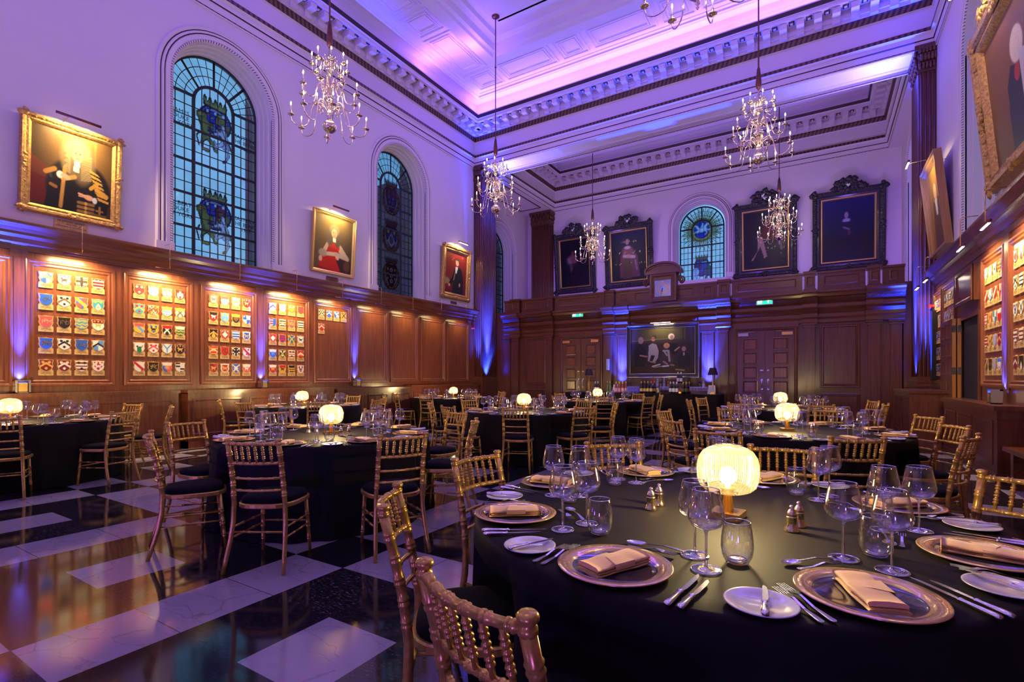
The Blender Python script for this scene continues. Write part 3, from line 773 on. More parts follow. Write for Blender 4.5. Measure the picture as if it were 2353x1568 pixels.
# gallery ceiling
gp2 = [(XR - .3, YB + .9), (XR - .3, YG), (XL + .3, YG), (XL + .3, YB + .9)]
m.sweep(gp2, [(.30, 10.3), (.30, 10.36), (.34, 10.40), (.85, 10.42), (.87, 10.36), (.95, 10.32), (1.0, 10.36), (1.06, 10.55), (1.3, 10.6), (2.3, 10.6)], Z3)
m.add([(XL + 1.5, YB + 2, 10.6), (XR - 1.5, YB + 2, 10.6), (XR - 1.5, YG - 1, 10.6), (XL + 1.5, YG - 1, 10.6)], [(0, 1, 2, 3)])
x = XL + 1.5
for k in range(9):
    L = 2.4 if k % 2 == 0 else .25
    if x + L > XR - 1.4: break
    m.sweep(rect(x, YB + 2.3, x + L, YG - 1.4), [(0, 10.60), (0, 10.56), (.05, 10.56), (.07, 10.60)], Z3, mi=1); x += L + .12
struct(m, 'ceiling', [CEILP, DARKLINE])
# carved plaster fields at the chandelier hooks
for cx_ in (-7.25, -1.05):
    for cy_ in (5.85, 10.95):
        m = MB()
        for k in range(4):
            pass
        m.box((cx_ - .1, cy_ - 1.6, 10.72), (cx_ + 1.5, cy_ + .1, 10.798)); m.build('ceiling_rosette', CARVED)['kind'] = 'structure'
# ------------------------------------------------------------------ panelling of the long walls
def pframe(mb, T, u0, z0, u1, z1, d=.03, w_=.09, mi=0, inner=None):
    """raised panel moulding with bevelled field"""
    mb.sweep(rect(u0, z0, u1, z1), [(0, d), (0, d + .030), (.012, d + .040), (w_ * .35, d + .040), (w_ * .5, d + .020), (w_ * .8, d + .026), (w_, d + .004), (w_ + .015, d - .002)], T, mi=mi)
    if inner: mb.box((u0 + w_, z0 + w_, d - .004), (u1 - w_, z1 - w_, d + .002), inner, T)
PAN = [(1.33, 2.45), (2.59, 3.71), (3.84, 4.94), (5.09, 6.22), (6.36, 7.5), (7.62, 8.73), (8.89, 9.97), (10.08, 11.19), (11.32, 12.46), (12.57, 13.71)]
STR = [2.52, 6.29, 8.81]
CORN = [(0, 3.20), (.05, 3.22), (.05, 3.30), (.08, 3.33), (.09, 3.40), (.13, 3.44), (.13, 3.48), (.17, 3.53), (.22, 3.58), (.22, 3.62), (.20, 3.63), (0, 3.65)]
def cornice_run(mb, T, u0, u1, mi=0):
    n = len(CORN); vs = [T(u, z, d) for u in (u0, u1) for d, z in CORN]
    mb.add(vs, [(k, k + 1, n + k + 1, n + k) for k in range(n - 1)] + [tuple(range(n)), tuple(range(2 * n - 1, n - 1, -1))], mi)
def wainscot(T, name, u0, u1, panels, strips, mats):
    m = MB(); m.box((u0, .0, 0), (u1, 3.22, .03), 0, T)
    for s in strips: m.box((s - .10, 1.12, .03), (s + .10, 3.22, .055), 0, T); m.box((s - .06, 1.2, .055), (s + .06, 3.1, .062), 0, T)
    o = struct(m, name, mats)
    for (a, b) in panels:
        p = MB(); pframe(p, T, a, 1.19, b, 3.12, .03, .10, 0)
        p.box((a + .1, 1.29, .026), (b - .1, 3.02, .034), 0, T); p.build('wall_panel', mats[0], o)
    c = MB(); cornice_run(c, T, u0, u1); c.build('panelling_cornice', OAKY, o)
    return o
wainscot(TL, 'trim_4', YN, YB, PAN, STR, [OAK])
# boxed bench along the left wall
def bench(T, name, u0, u1, h, dep, n, mat=OAKY, m2=OAK):
    m = MB(); m.box((u0, 0, 0), (u1, h - .04, dep), 0, T); m.box((u0 - .02, h - .05, 0), (u1 + .02, h, dep + .03), 0, T)
    m.box((u0, 0, 0), (u1, .14, dep + .015), 0, T)
    L = (u1 - u0) / n
    for k in range(n):
        a, b = u0 + L * k + .08, u0 + L * (k + 1) - .08
        m.sweep(rect(a, .24, b, h - .16), [(0, dep), (0, dep + .012), (.03, dep + .014), (.045, dep + .002)], T)
    return struct(m, name, [m2])
bench(TL, 'trim_5', -2.0, 4.58, 1.09, .30, 5); bench(TL, 'trim_6', 4.74, 8.0, 1.09, .30, 3); bench(TL, 'trim_7', 8.06, 10.6, 1.06, .36, 3, m2=OAKD); bench(TL, 'trim_8', 10.66, 13.95, 1.10, .30, 4)
# right wall panelling: a door stands open in it
wainscot(TR, 'trim_9', YN, 10.36, [(-1.4, -.3), (-.1, 1.0), (1.2, 2.3), (2.5, 3.6), (3.8, 4.9), (5.1, 6.2), (6.4, 7.5), (7.86, 8.98), (9.17, 10.28)], [9.08, 2.4], [OAK])
m = MB(); m.box((10.36, 2.38, 0), (11.72, 3.22, .03), 0, TR); m.box((10.52, 2.55, .03), (11.62, 3.12, .11), 0, TR)
m.sweep(rect(10.52, 2.55, 11.62, 3.12), [(0, .10), (0, .13), (.05, .13), (.08, .11)], TR)
m.box((11.72, 0, 0), (YB, 3.22, .03), 0, TR); cornice_run(m, TR, 10.36, YB)
m.sweep([(11.72, 0), (11.72, 2.38), (10.40, 2.38), (10.40, 0)], [(0, .03), (0, .06), (.07, .06), (.07, .03)], TR, closed=False)
struct(m, 'trim_10', [OAKD])
m = MB(); pframe(m, TR, 12.05, 1.19, 13.1, 3.12, .03, .08); pframe(m, TR, 13.22, 1.19, 14.02, 3.12, .03, .08); struct(m, 'trim_11', [OAKD])
m = MB(); m.box((10.40, .0, -.55), (11.72, 2.38, -.5), 0, TR); m.box((10.36, 0, -.5), (10.42, 2.4, .0), 0, TR); m.box((11.70, 0, -.5), (11.76, 2.4, .0), 0, TR); m.box((10.4, 0, .001), (11.72, 2.38, .012), 0, TR); struct(m, 'door_3', [DARKV])  # near-black sheet gives the doorway its shade; no opening is cut
# two-leaf door folded back into the room
def leaf(name_, y0, y1, x0, x1, parent=None):
    m = MB(); m.box((x0, y0, .97), (x1, y1, 2.36), 0)
    for r_ in range(4):
        for c_ in range(2):
            a = y0 + .06 + c_ * (y1 - y0 - .06) / 2; b = a + (y1 - y0 - .18) / 2; z = 1.03 + r_ * .33
            m.sweep(rect(a, z, b, z + .27), [(0, 0), (0, .012), (.02, .012), (.035, .0)], lambda u, v, d: (x0 - d, u, v))
    return m
d4 = struct(leaf('door_4', 11.62, 12.62, 1.98, 2.03), 'door_4', [OAKD])
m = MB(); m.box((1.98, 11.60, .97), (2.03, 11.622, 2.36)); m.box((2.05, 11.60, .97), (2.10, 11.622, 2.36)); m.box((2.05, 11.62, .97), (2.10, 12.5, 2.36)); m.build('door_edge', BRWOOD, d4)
m = MB()
for z in (1.38, 2.12): m.box((1.975, 11.592, z), (2.025, 11.60, z + .12)); m.box((2.055, 11.592, z), (2.105, 11.60, z + .12))
m.build('hinge', CHROME, d4)
# panelled boxes and counter along the right wall
m = MB(); m.box((1.42, 11.85, 0), (XR, YB + .02, 1.03)); m.box((1.39, 11.82, 1.03), (XR, YB + .02, 1.08)); m.box((1.40, 11.83, 0), (XR, YB, .13))
for a, b in ((11.95, 12.9), (13.0, 13.95)): m.sweep(rect(a, .22, b, .95), [(0, 0), (0, .012), (.03, .014), (.045, .002)], lambda u, v, d: (1.42 - d, u, v))
struct(m, 'trim_12', [OAKD])
m = MB(); m.box((1.88, 8.5, 0), (XR + .3, 11.66, .90)); m.box((1.84, 8.46, .91), (XR + .3, 11.70, .97)); m.box((1.86, 8.48, 0), (XR, 11.66, .12)); m.box((1.875, 8.49, .80), (XR + .3, 11.66, .91))
for a, b in ((8.66, 9.6), (9.72, 10.6), (10.72, 11.55)): m.sweep(rect(a, .22, b, .78), [(0, 0), (0, .012), (.03, .014), (.045, .002)], lambda u, v, d: (1.88 - d, u, v))
struct(m, 'trim_13', [OAKD, OAK])
m = MB(); m.box((1.88, 4.6, .44), (XR, 8.3, .49)); m.box((1.93, 4.7, 0), (XR, 4.78, .44)); m.box((1.93, 8.1, 0), (XR, 8.2, .44)); m.box((2.05, 4.7, 0), (XR, 8.2, .44))
m.build('wall_bench', OAKY, label='low oak bench against the right wall beside the counter', cat='bench')

# ------------------------------------------------------------------ fluted pilasters at the gallery opening
def fluted(mb, x0, y0, x1, y1, z0, z1, faces, nf=6):
    mb.box((x0, y0, z0), (x1, y1, z1), 0)
    for f in faces:
        L = (x1 - x0) if f in ('-y', '+y') else (y1 - y0)
        k = max(3, int(L / .075)); st = L / k
        for q in range(k):
            a = st * q + st * .18; b = st * (q + 1) - st * .18
            T = {'-y': lambda u, v, d: (x0 + u, y0 - d, v), '+x': lambda u, v, d: (x1 + d, y0 + u, v), '-x': lambda u, v, d: (x0 - d, y0 + u, v)}[f]
            mb.tube([T((a + b) / 2, z0 + .02, 0), T((a + b) / 2, z1 - .02, 0)], (b - a) / 2, 8)
def capital(mb, x0, y0, x1, y1, z0, z1):
    e = 0
    for k, (dz, g) in enumerate(((0, .02), (.06, .0), (.3, .03), (.5, .05), (.54, .09), (.6, .10))):
        pass
    H = z1 - z0
    mb.box((x0 - .02, y0 - .02, z0), (x1 + .02, y1 + .02, z0 + .04))
    mb.box((x0 - .01, y0 - .01, z0 + .04), (x1 + .01, y1 + .01, z1 - .1))
    mb.box((x0 - .08, y0 - .08, z1 - .1), (x1 + .08, y1 + .08, z1))
    rr = random.Random(3)
    for row, (zz, sz) in enumerate(((.12, .085), (.3, .10), (.46, .09))):
        nx = 5
        for k in range(nx):
            for face in ('-y', '+x', '-x'):
                t = (k + .5 * (row % 2) + .25) / nx
                if face == '-y': c = (x0 + (x1 - x0) * t, y0 - .03 - row * .012, z0 + zz)
                else: c = ((x1 + .03 + row * .012) if face == '+x' else (x0 - .03 - row * .012), y0 + (y1 - y0) * t, z0 + zz)
                mb.lathe([(.0, -sz * .8), (sz * .35, -sz * .5), (sz * .42, 0), (sz * .3, sz * .5), (sz * .45, sz * .75), (0, sz * .85)], 7, c)
def pilaster(name, x0, y0, x1, y1, faces, ztop=8.6):
    m = MB(); fluted(m, x0, y0, x1, y1, 1.32, ztop - .58, faces); o = struct(m, name, [OAKD])
    c = MB(); capital(c, x0, y0, x1, y1, ztop - .58, ztop); c.build('carved_capital', PILCAP, o)
    b = MB(); z = 1.08
    for h, g in ((.05, .09), (.05, .11), (.03, .06), (.05, .08), (.04, .04), (.03, .02)): b.box((x0 - g, y0 - g, z), (x1 + g, y1 + g, z + h)); z += h
    b.box((x0 - .06, y0 - .06, 0), (x1 + .06, y1 + .06, 1.08)); b.build('pilaster_base', OAKD, o)
    return o
pilaster('trim_14', XL, YB, XL + .32, YB + .88, ('-y', '+x')); pilaster('trim_15', XR - .30, YB, XR, YB + .88, ('-y', '-x'))
pilaster('trim_16', XGL + .42, YG - .42, XL + .28, YG, ('-y', '+x'), 8.5)
# side panelling under the gallery opening
m = MB(); m.box((XGL, YB + .9, 0), (XL + .75, YB + .95, 3.62)); m.box((XR - .5, YB + .9, 0), (XR, YB + .95, 3.6)); m.box((XGL, YB + 1.1, 0), (XL + .02, YG, 3.6)); m.box((XGL + .02, YB + 1.0, 3.60), (XL + .1, YG, 3.66))
struct(m, 'trim_17', [OAKD])

# ------------------------------------------------------------------ carved oak screen with two doorways
YS = 15.0; TS = TY(YS)
s = MB(); s.box((-9.5, 0, -.25), (1.68, 3.55, 0), 0, TS)
scr = struct(s, 'wall_screen', [OAKD])
def hprof(mb, segs, prof, T, mi=0):
    for (u0, u1, dep) in segs:
        n = len(prof); vs = [T(u, z, d + dep) for u in (u0, u1) for d, z in prof]
        # returns at both ends
        vs2 = [T(u, z, -.1) for u in (u0, u1) for d, z in prof]
        fs = [(k, k + 1, n + k + 1, n + k) for k in range(n - 1)]
        o = len(mb.v); mb.add(vs + vs2, fs, mi)
        for k in range(n - 1):
            mb.f.append((o + k, o + k + 1, o + 2 * n + k + 1, o + 2 * n + k)); mb.mi.append(mi); mb.sm.append(False)
            mb.f.append((o + n + k, o + n + k + 1, o + 3 * n + k + 1, o + 3 * n + k)); mb.mi.append(mi); mb.sm.append(False)
EN = [(.02, 2.70), (.04, 2.72), (.04, 2.80), (.06, 2.84), (.04, 2.86), (.04, 2.94), (.07, 2.98), (.10, 3.02), (.05, 3.04), (.09, 3.10), (.09, 3.18), (.05, 3.22)]
EN2 = [(.06, 3.22), (.12, 3.30), (.14, 3.34)]
EN3 = [(.14, 3.34), (.22, 3.36), (.24, 3.42), (.27, 3.46), (.27, 3.50), (.02, 3.54)]
bays = [(-9.5, -9.25, .06), (-9.25, -8.80, .14), (-8.80, -7.86, 0), (-7.86, -7.52, .14), (-7.52, -5.78, 0), (-5.78, -5.40, .16), (-5.40, -4.95, .06), (-4.95, -2.95, 0), (-2.95, -2.46, .06), (-2.46, -2.08, .16), (-2.08, -.40, 0), (-.40, -.06, .14), (-.06, .94, 0), (.94, 1.28, .16), (1.28, 1.70, .10)]
e = MB(); hprof(e, bays, EN, TS); hprof(e, bays, EN3, TS); e.build('screen_cornice', OAKX, scr)
e = MB(); hprof(e, bays, EN2, TS); e.build('carved_frieze', OAKC, scr)
# attic parapet
a = MB()
for (u0, u1, dep) in bays:
    ped = dep >= .14; d1 = .12 if ped else .04
    a.box((u0 + (.05 if ped else 0), 3.5, -.2), (u1 - (.05 if ped else 0), 3.98, d1), 0, TS)
    a.box((u0 + (.02 if ped else -.01), 3.96, -.22), (u1 - (.02 if ped else -.01), 4.03 if ped else 4.01, d1 + .04), 0, TS)
    a.box((u0 + (.03 if ped else -.01), 3.5, -.22), (u1 - (.03 if ped else -.01), 3.58, d1 + .03), 0, TS)
    q = .09 if ped else .13
    if u1 - u0 > 2 * q + .06: a.sweep(rect(u0 + q, 3.65, u1 - q, 3.90), [(0, d1), (0, d1 + .015), (.02, d1 + .018), (.04, d1 + .002)], TS)
a.build('parapet', OAKX, scr)
# pilasters of the screen
for (u0, u1) in ((-9.5, -9.28), (-9.13, -8.9), (-7.81, -7.6), (-5.74, -5.53), (-5.35, -5.05), (-2.87, -2.55), (-2.42, -2.17), (-.36, -.12), (.99, 1.22), (1.44, 1.65)):
    p = MB(); d = .12 if u0 not in (-5.35, -2.87, -9.5, 1.44) else .05
    p.box((u0, 0, 0), (u1, 2.70, d), 0, TS); p.sweep(rect(u0 + .03, .3, u1 - .03, 2.55), [(0, d), (.01, d - .015), (.02, d + .002)], TS)
    p.box((u0 - .02, .0, 0), (u1 + .02, .25, d + .03), 0, TS); p.box((u0 - .03, 2.60, 0), (u1 + .03, 2.64, d + .03), 0, TS); p.box((u0 - .05, 2.66, 0), (u1 + .05, 2.72, d + .05), 0, TS)
    p.build('screen_pilaster', OAKD, scr)
for (u0, u1) in ((-8.67, -7.84), (-.01, .83)):
    p = MB(); pframe(p, TS, u0, 1.07, u1, 2.67, 0, .09); p.box((u0 + .09, 1.16, 0), (u1 - .09, 2.58, .012), 0, TS); pframe(p, TS, u0, .2, u1, .92, 0, .06); p.build('screen_panel', OAKD, scr)
for (u0, u1, i) in ((-7.32, -5.86, 1), (-2.02, -.50, 2)):
    f = MB(); f.sweep([(u0, 0), (u0, 2.66), (u1, 2.66), (u1, 0)][::-1], [(0, 0), (0, .05), (.03, .06), (.06, .05), (.08, .03), (.08, 0)], TS, closed=False)
    f.box((u0 - .02, 2.64, 0), (u1 + .02, 2.72, .08), 0, TS)
    dr = struct(f, f'door_{i}', [OAKD]); mid = (u0 + u1) / 2
    for (a, b, sg) in ((u0 + .08, mid - .006, -1), (mid + .006, u1 - .08, 1)):
        l = MB(); l.box((a, .01, .0), (b, 2.57, .03), 0, TS)
        pw = (b - a) * .44; pc = (a + b) / 2 + sg * .02
        for k in range(6):
            z = 2.36 - k * .382
            l.sweep(rect(pc - pw / 2 - .035, z - .31, pc + pw / 2 + .035, z + .02), [(0, .03), (0, .042), (.02, .045), (.05, .026), (.06, .036)], TS)
            l.box((pc - pw / 2 + .01, z - .26, .03), (pc + pw / 2 - .01, z - .03, .038), 1, TS)
        lf = l.build('door_leaf', [OAKD, OAK], dr)
        h = MB(); u = mid + sg * .075
        h.tube([TS(u, 1.02, .035), TS(u, 1.03, .085), TS(u, 1.13, .09), TS(u, 1.24, .085), TS(u, 1.25, .035)], .010, 8)
        h.box((u - .02, .99, .03), (u + .02, 1.05, .04), 0, TS); h.box((u - .02, 1.22, .03), (u + .02, 1.28, .04), 0, TS); h.box((u - .035 + sg * .01, 1.50, .03), (u + .03, 1.53, .036), 0, TS)
        h.build('door_handle', CHROME, lf)
        c = MB(); uo = (a + .03, a + .28) if sg < 0 else (b - .28, b - .03)
        c.box((uo[0], 2.44, .03), (uo[1], 2.52, .09), 0, TS); ue = uo[1] + .14 if sg < 0 else uo[0] - .14
        c.tube([TS((uo[0] + uo[1]) / 2, 2.53, .06), TS(ue, 2.55, .10)], .009, 6); c.build('door_closer', BRASS if (i == 1 and sg < 0) or (i == 2 and sg > 0) or (i == 1) else CHROME, lf)
# clock on the parapet
ck = empty('wall_clock', (-3.93, YS - .1, 3.55), label='oak cased clock with arched pediment on top of the screen', cat='clock')
def K(u, z, d): return (u, -d, z)
c = MB(); c.box((-.36, 0, -.1), (.40, .82, .16), 0, K); c.sweep(rect(-.30, .04, .34, .76), [(0, .16), (0, .20), (.03, .21), (.06, .18), (.07, .18)], K)
c.box((-.50, .80, -.1), (.55, .87, .22), 0, K)
ap = [(.02 + .53 * math.cos(t), .87 + .27 * math.sin(t)) for t in [PI * k / 16 for k in range(17)]]
c.sweep(ap, [(-.0, -.1), (0, .24), (.05, .24), (.07, .19), (.10, .19), (.10, -.1)], K, closed=False); c.prism([(.02 + .44 * math.cos(PI * k / 14), .88 + .20 * math.sin(PI * k / 14)) for k in range(15)], K, -.08, .15)
c.build('clock_case', OAKX, ck)
for sg in (-1, 1):
    v = MB(); sp = []
    for k in range(28):
        t = k / 27; a = -PI / 2 + t * 3.3 * PI; r = .105 * (1 - .8 * t); sp.append(K(.02 + sg * (.50 + r * math.cos(a)), .60 - .0 + r * math.sin(a), .05))
    v.tube(sp, [.03 * (1 - .5 * k / 27) for k in range(28)], 7); v.tube([K(.02 + sg * .40, .84, .05), K(.02 + sg * .42, .72, .05), K(.02 + sg * .50, .50, .05)], .035, 7); v.build('scroll_bracket', OAKC, ck)
f = Pic(60, 60, (150, 165, 225)); 
f.ell(.5, .5, .50, .50, (175, 120, 70), soft=.03).ell(.5, .5, .48, .48, (150, 165, 225), soft=.03).ell(.5, .5, .33, .33, (175, 120, 70), soft=.03).ell(.5, .5, .31, .31, (205, 175, 160), soft=.03).ell(.5, .5, .22, .22, (160, 175, 235), soft=.04)
f.ell(.5, .5, .235, .235, (175, 120, 70), soft=.03).ell(.5, .5, .215, .215, (150, 165, 235), soft=.03)
f.mesh('clock_face', lambda u, z, d: K(u, z, .185), painted('clock_enamel', .3), ck, box=(-.21, .13, .26, .60))
for k, r in enumerate(('XII', 'I', 'II', 'III', 'IIII', 'V', 'VI', 'VII', 'VIII', 'IX', 'X', 'XI')):
    a = -k * PI / 6; ca, sa_ = math.cos(a), math.sin(a)
    n = MB(); n.text(r, .055, lambda x, y, z, ca=ca, sa_=sa_: K(.025 + (x * ca - (y + .185) * sa_), .365 + (x * sa_ + (y + .185) * ca), .187 + z)); n.build('numeral', BRASS, ck)
h = MB()
for ang, L, wd in ((-192, .17, .009), (-196, .10, .013)):
    a = math.radians(ang); h.tube([K(.025, .365, .195), K(.025 - L * math.sin(a) * 1, .365 + L * math.cos(a), .195)], [wd, wd * .4], 6)
h.build('clock_hand', INK, ck)
# exit signs
def exit_sign(u, z, lab):
    r = empty('exit_sign', (u, YS - .14, z), label=lab, cat='exit sign')
    E_ = lambda u, z, d: (u, -d, z)
    b = MB(); b.box((-.20, -.125, 0), (.20, .125, .04), 0, E_); b.box((-.22, .12, -.12), (.22, .135, .05), 0, E_); b.build('sign_housing', CHROME, r)
    f = MB(); f.box((-.185, -.11, .04), (.185, .11, .044), 0, E_); f.build('sign_face', emis('exit_green', (.02, .50, .30), 1.6), r)
    g = MB(); q = .046
    g.box((-.16, -.085, .044), (-.06, .085, q), 0, E_); g.build('doorway_symbol', emis('exit_white', (.8, 1, .9), 3.0), r); g = MB()
    g.prism([(.03, -.02), (.075, -.02), (.075, -.08), (.105, -.08), (.105, -.02), (.15, -.02), (.09, .065)], E_, .044, q)
    g.build('arrow_symbol', emis('exit_white', (.8, 1, .9), 3.0), r)
    k = MB(); k.lathe([(0, -.0), (.014, .0), (0, .001)], 10, (0, 0, 0), T=lambda x, y, z: E_(-.10 + x, .055 + y, .048 + z))
    for a in (((-.105, .04), (-.115, -.01)), ((-.115, -.01), (-.09, -.04)), ((-.09, -.04), (-.10, -.075)), ((-.115, -.01), (-.14, -.04)), ((-.105, .03), (-.08, .01)), ((-.105, .03), (-.135, .015))):
        k.tube([E_(*a[0], .047), E_(*a[1], .047)], .007, 5)
    k.build('running_figure', emis('exit_dark', (.0, .35, .2), 1.0), r)
exit_sign(-6.64, 3.38, 'lit green exit sign above the left pair of doors'); exit_sign(-1.26, 3.37, 'lit green exit sign above the right pair of doors')
# ------------------------------------------------------------------ painted shield plaques
CC = {'b': (38, 92, 190), 'l': (90, 150, 205), 'r': (190, 28, 30), 'm': (120, 20, 32), 'w': (232, 226, 205), 'k': (30, 20, 18), 'o': (225, 170, 80), 'g': (30, 120, 66), 'p': (225, 80, 80), 'y': (222, 172, 50), 't': (60, 140, 160), 'n': (110, 80, 50), 'e': (24, 74, 50), 's': (176, 170, 190), 'v': (60, 60, 150)}
CN = {'b': 'blue', 'l': 'light blue', 'r': 'red', 'm': 'dark red', 'w': 'white', 'k': 'black', 'o': 'orange', 'g': 'green', 'p': 'coral red', 'y': 'yellow', 't': 'teal', 'n': 'brown', 'e': 'dark green', 's': 'silver', 'v': 'violet'}
ON = {'M': 'gold monogram', 'V': 'chevron', 'X': 'crossed saltire', 'T': 'cross', 'B': 'bars', 'D': 'diagonal band', 'Q': 'quartering', 'O': 'three roundels', 'A': 'a beast', 'C': 'contrasting top band', 'K': 'chequers', 'S': 'a sun', 'W': 'wavy bars', 'P': 'pointed pile', 'Z': 'small stars', 'E': 'border', 'Y': 'forked pall', 'L': 'lozenge', 'H': 'split halves'}
def shield_pic(spec):
    p = Pic(26, 30, CC['o']); f = spec[0]; c = CC[f]
    p.poly([(.04, .0), (.96, 0), (.96, .97), (.04, .97)], c)
    for op in spec[1:].split():
        k, col = op[0], CC.get(op[1] if len(op) > 1 else 'w', CC['w'])
        if k == 'C': p.poly([(.04, .68), (.96, .68), (.96, .97), (.04, .97)], col)
        elif k == 'V': p.poly([(.04, .30), (.5, .62), (.96, .30), (.96, .48), (.5, .80), (.04, .48)], col)
        elif k == 'X': p.line(.1, .15, .9, .88, .06, col); p.line(.9, .15, .1, .88, .06, col)
        elif k == 'T': p.poly([(.4, 0), (.6, 0), (.6, .97), (.4, .97)], col); p.poly([(.04, .5), (.96, .5), (.96, .68), (.04, .68)], col)
        elif k == 'B':
            for y in (.2, .48, .76): p.poly([(.04, y - .06), (.96, y - .06), (.96, y + .06), (.04, y + .06)], col)
        elif k == 'D': p.line(.08, .9, .92, .2, .12, col)
        elif k == 'Q': p.poly([(.5, .5), (.96, .5), (.96, .97), (.5, .97)], col); p.poly([(.04, .0), (.5, 0), (.5, .5), (.04, .5)], col)
        elif k == 'H': p.poly([(.5, 0), (.96, 0), (.96, .97), (.5, .97)], col)
        elif k == 'O':
            for x, y in ((.26, .78), (.74, .78), (.5, .26)): p.ell(x, y, .13, .11, col, soft=.3)
        elif k == 'A': p.ell(.5, .50, .22, .10, col, rot=.2, soft=.3); p.ell(.30, .62, .10, .09, col, soft=.3); p.line(.36, .48, .30, .30, .04, col); p.line(.62, .5, .68, .28, .04, col); p.line(.72, .54, .82, .70, .03, col)
        elif k == 'K':
            for i in range(5):
                for j in range(5):
                    if (i + j) % 2: p.poly([(.05 + i * .18, j * .19), (.23 + i * .18, j * .19), (.23 + i * .18, .19 + j * .19), (.05 + i * .18, .19 + j * .19)], col)
        elif k == 'S':
            for q in range(10): a = q * PI / 5; p.line(.5, .5, .5 + .30 * math.cos(a), .5 + .27 * math.sin(a), .03, col)
            p.ell(.5, .5, .17, .15, col, soft=.3)
        elif k == 'W':
            for y in (.22, .5, .78): p.grad(lambda U, V, y=y: ((np.abs(V - y - .04 * np.sin(U * 14)) < .055) * 1.0), col)
        elif k == 'P': p.poly([(.04, .0), (.96, 0), (.5, .62)], col)
        elif k == 'L': p.poly([(.5, .1), (.86, .5), (.5, .82), (.14, .5)], col)
        elif k == 'Y': p.line(.5, .05, .5, .5, .07, col); p.line(.5, .5, .12, .9, .07, col); p.line(.5, .5, .88, .9, .07, col)
        elif k == 'Z':
            for x in (.2, .5, .8): p.ell(x, .84, .08, .06, col, soft=.3)
        elif k == 'E':
            p.grad(lambda U, V: ((U < .16) | (U > .84) | (V < .14) | (V > .88)) * 1.0, col)
    return p
def shield_w(v):
    pts = [(0, .0), (.08, .20), (.2, .36), (.34, .45), (.52, .47), (.66, .44), (.74, .42), (.82, .45), (1.0, .5)]
    for (a, x0), (b, x1) in zip(pts, pts[1:]):
        if v <= b: h = x0 + (x1 - x0) * (v - a) / (b - a); return (.5 - h, .5 + h)
    return (0, 1)
_boards = {}
def plaque(T, u, z, spec, mono, label, group, flip=1):
    """one plaque: pale gilt backboard with rounded shoulders, painted shield and two lines of lettering; origin at board centre"""
    p0 = T(u, z, 0); key = T(1, 0, 0)[0] - T(0, 0, 0)[0], T(0, 0, 1)[0] - T(0, 0, 0)[0]
    def LT(a, b, d):
        q = T(u + a, z + b, d); return (q[0] - p0[0], q[1] - p0[1], q[2] - p0[2])
    if key not in _boards:
        m = MB(); bp = [(-.088, -.125), (.088, -.125), (.088, -.055), (.082, -.040), (.070, -.034), (.076, -.01), (.088, .02), (.080, .05), (.090, .122), (.05, .118), (0, .128), (-.05, .118), (-.090, .122), (-.080, .05), (-.088, .02), (-.076, -.01), (-.070, -.034), (-.082, -.040), (-.088, -.055)]
        m.prism(bp, LT, 0, .016); t = MB()
        for zz, hw in ((-.078, .060), (-.094, .066), (-.110, .018)):
            for q in range(int(hw * 2 / .012)):
                a = -hw + q * .012; t.box((a, zz - .0035, .016), (a + .009, zz + .0035 - .002 * (q % 3 == 1), .0165), 0, LT)
        _boards[key] = (m, t)
        bo = m.build('shield_plaque', BOARD); to = t.build('inscription', INK)
        _boards[key] = (bo.data, to.data); bpy.data.objects.remove(bo); bpy.data.objects.remove(to)
    bd, td = _boards[key]
    o = bpy.data.objects.new('shield_plaque', bd); COL.objects.link(o); o.location = p0; tag(o, label, 'plaque', group)
    t = bpy.data.objects.new('inscription', td); COL.objects.link(t); t.parent = o
    s = shield_pic(spec).mesh('painted_shield', LT, ENAMEL, o, wfun=shield_w, box=(-.084, -.058, .084, .116))
    for v in s.data.vertices:
        pass
    d = Vector(LT(0, 0, .021)); s.location = d
    if mono:
        m = MB(); off = (len(mono) - 1) / 2
        for i, ch in enumerate(mono):
            m.text(ch, .085, lambda x, y, zz, i=i: LT(x * flip + (i - off) * .036 * flip, y + .032 + (.012 if i % 2 else -.004), .022 + zz), extrude=.001)
        m.build('monogram', BRASS if spec[0] != 'p' else BOARD, o)
    return o
G1 = ['wQb Zo Vo|', 'wAk Zk|', 'wBn Tk|', 'rBw Zw|', 'b|CA', 'wVn Ok|', 'bQp Dy|', 'tPw Oy Zy|', 'p|PRM', 'k|PND', 'tCt Wo Oo|', 'wAo Cm Zo|', 'b|EKM', 'wVk Ok|', 'b|SLE', 'wQl Vm Vk|', 'mVo Oo|', 'mVw Ow|', 'wBm Ok|', 'wLr Zr Aw|']
G2 = ['rOw|', 'wWl Vl|', 'wZo Oo|', 'wOr Er|', 'tVo Or|', 'wQo Vr Kn|', 'wWl Co|', 'wXn Co|', 'yDl Cp|', 'yOb Ak|', 'kXw Cr|', 'gWo Cw|', 'wAe Pg|', 'wVp Or|', 'wYl|', 'kAo Zo|', 'wDr|', 'k|SKE', 'bHp So Cw|', 'kBw Qw|']
G3 = ['wAn En|', 'wQl Cp|', 'wQs Ao|', 'rAo Zw|', 'rAw Ck|', 'lOy|', 'kLn Cy|', 'bQw Zw|', 'kVo Py|', 'rLw Zw|', 'bCl Bw|', 'bAo Ew|', 'rVw By|', 'r|IGS', 'wTk Kk|', 'wDr Or|', 'mQr Ao|', 'rAo Ew|', 'bXw Sw|', 'pAw Cw|']
G4 = ['wVv Zo|', 'sTw|', 'nOw Ly|', 'pKr|', 'rBw Hb|', 'wBk Ao|', 'p|RCS', 'wBk|', 'rEp Lw|', 'rBy Bv|', 'gQb Xo|', 'wAk Es|', 'bCw Sl|', 'eXy Ow|', 'wBr Ok|', 'rAy Vw|', 'rAy Cw|', 'yAk Cr|', 'yCk Bk|', 'wAm Om|']
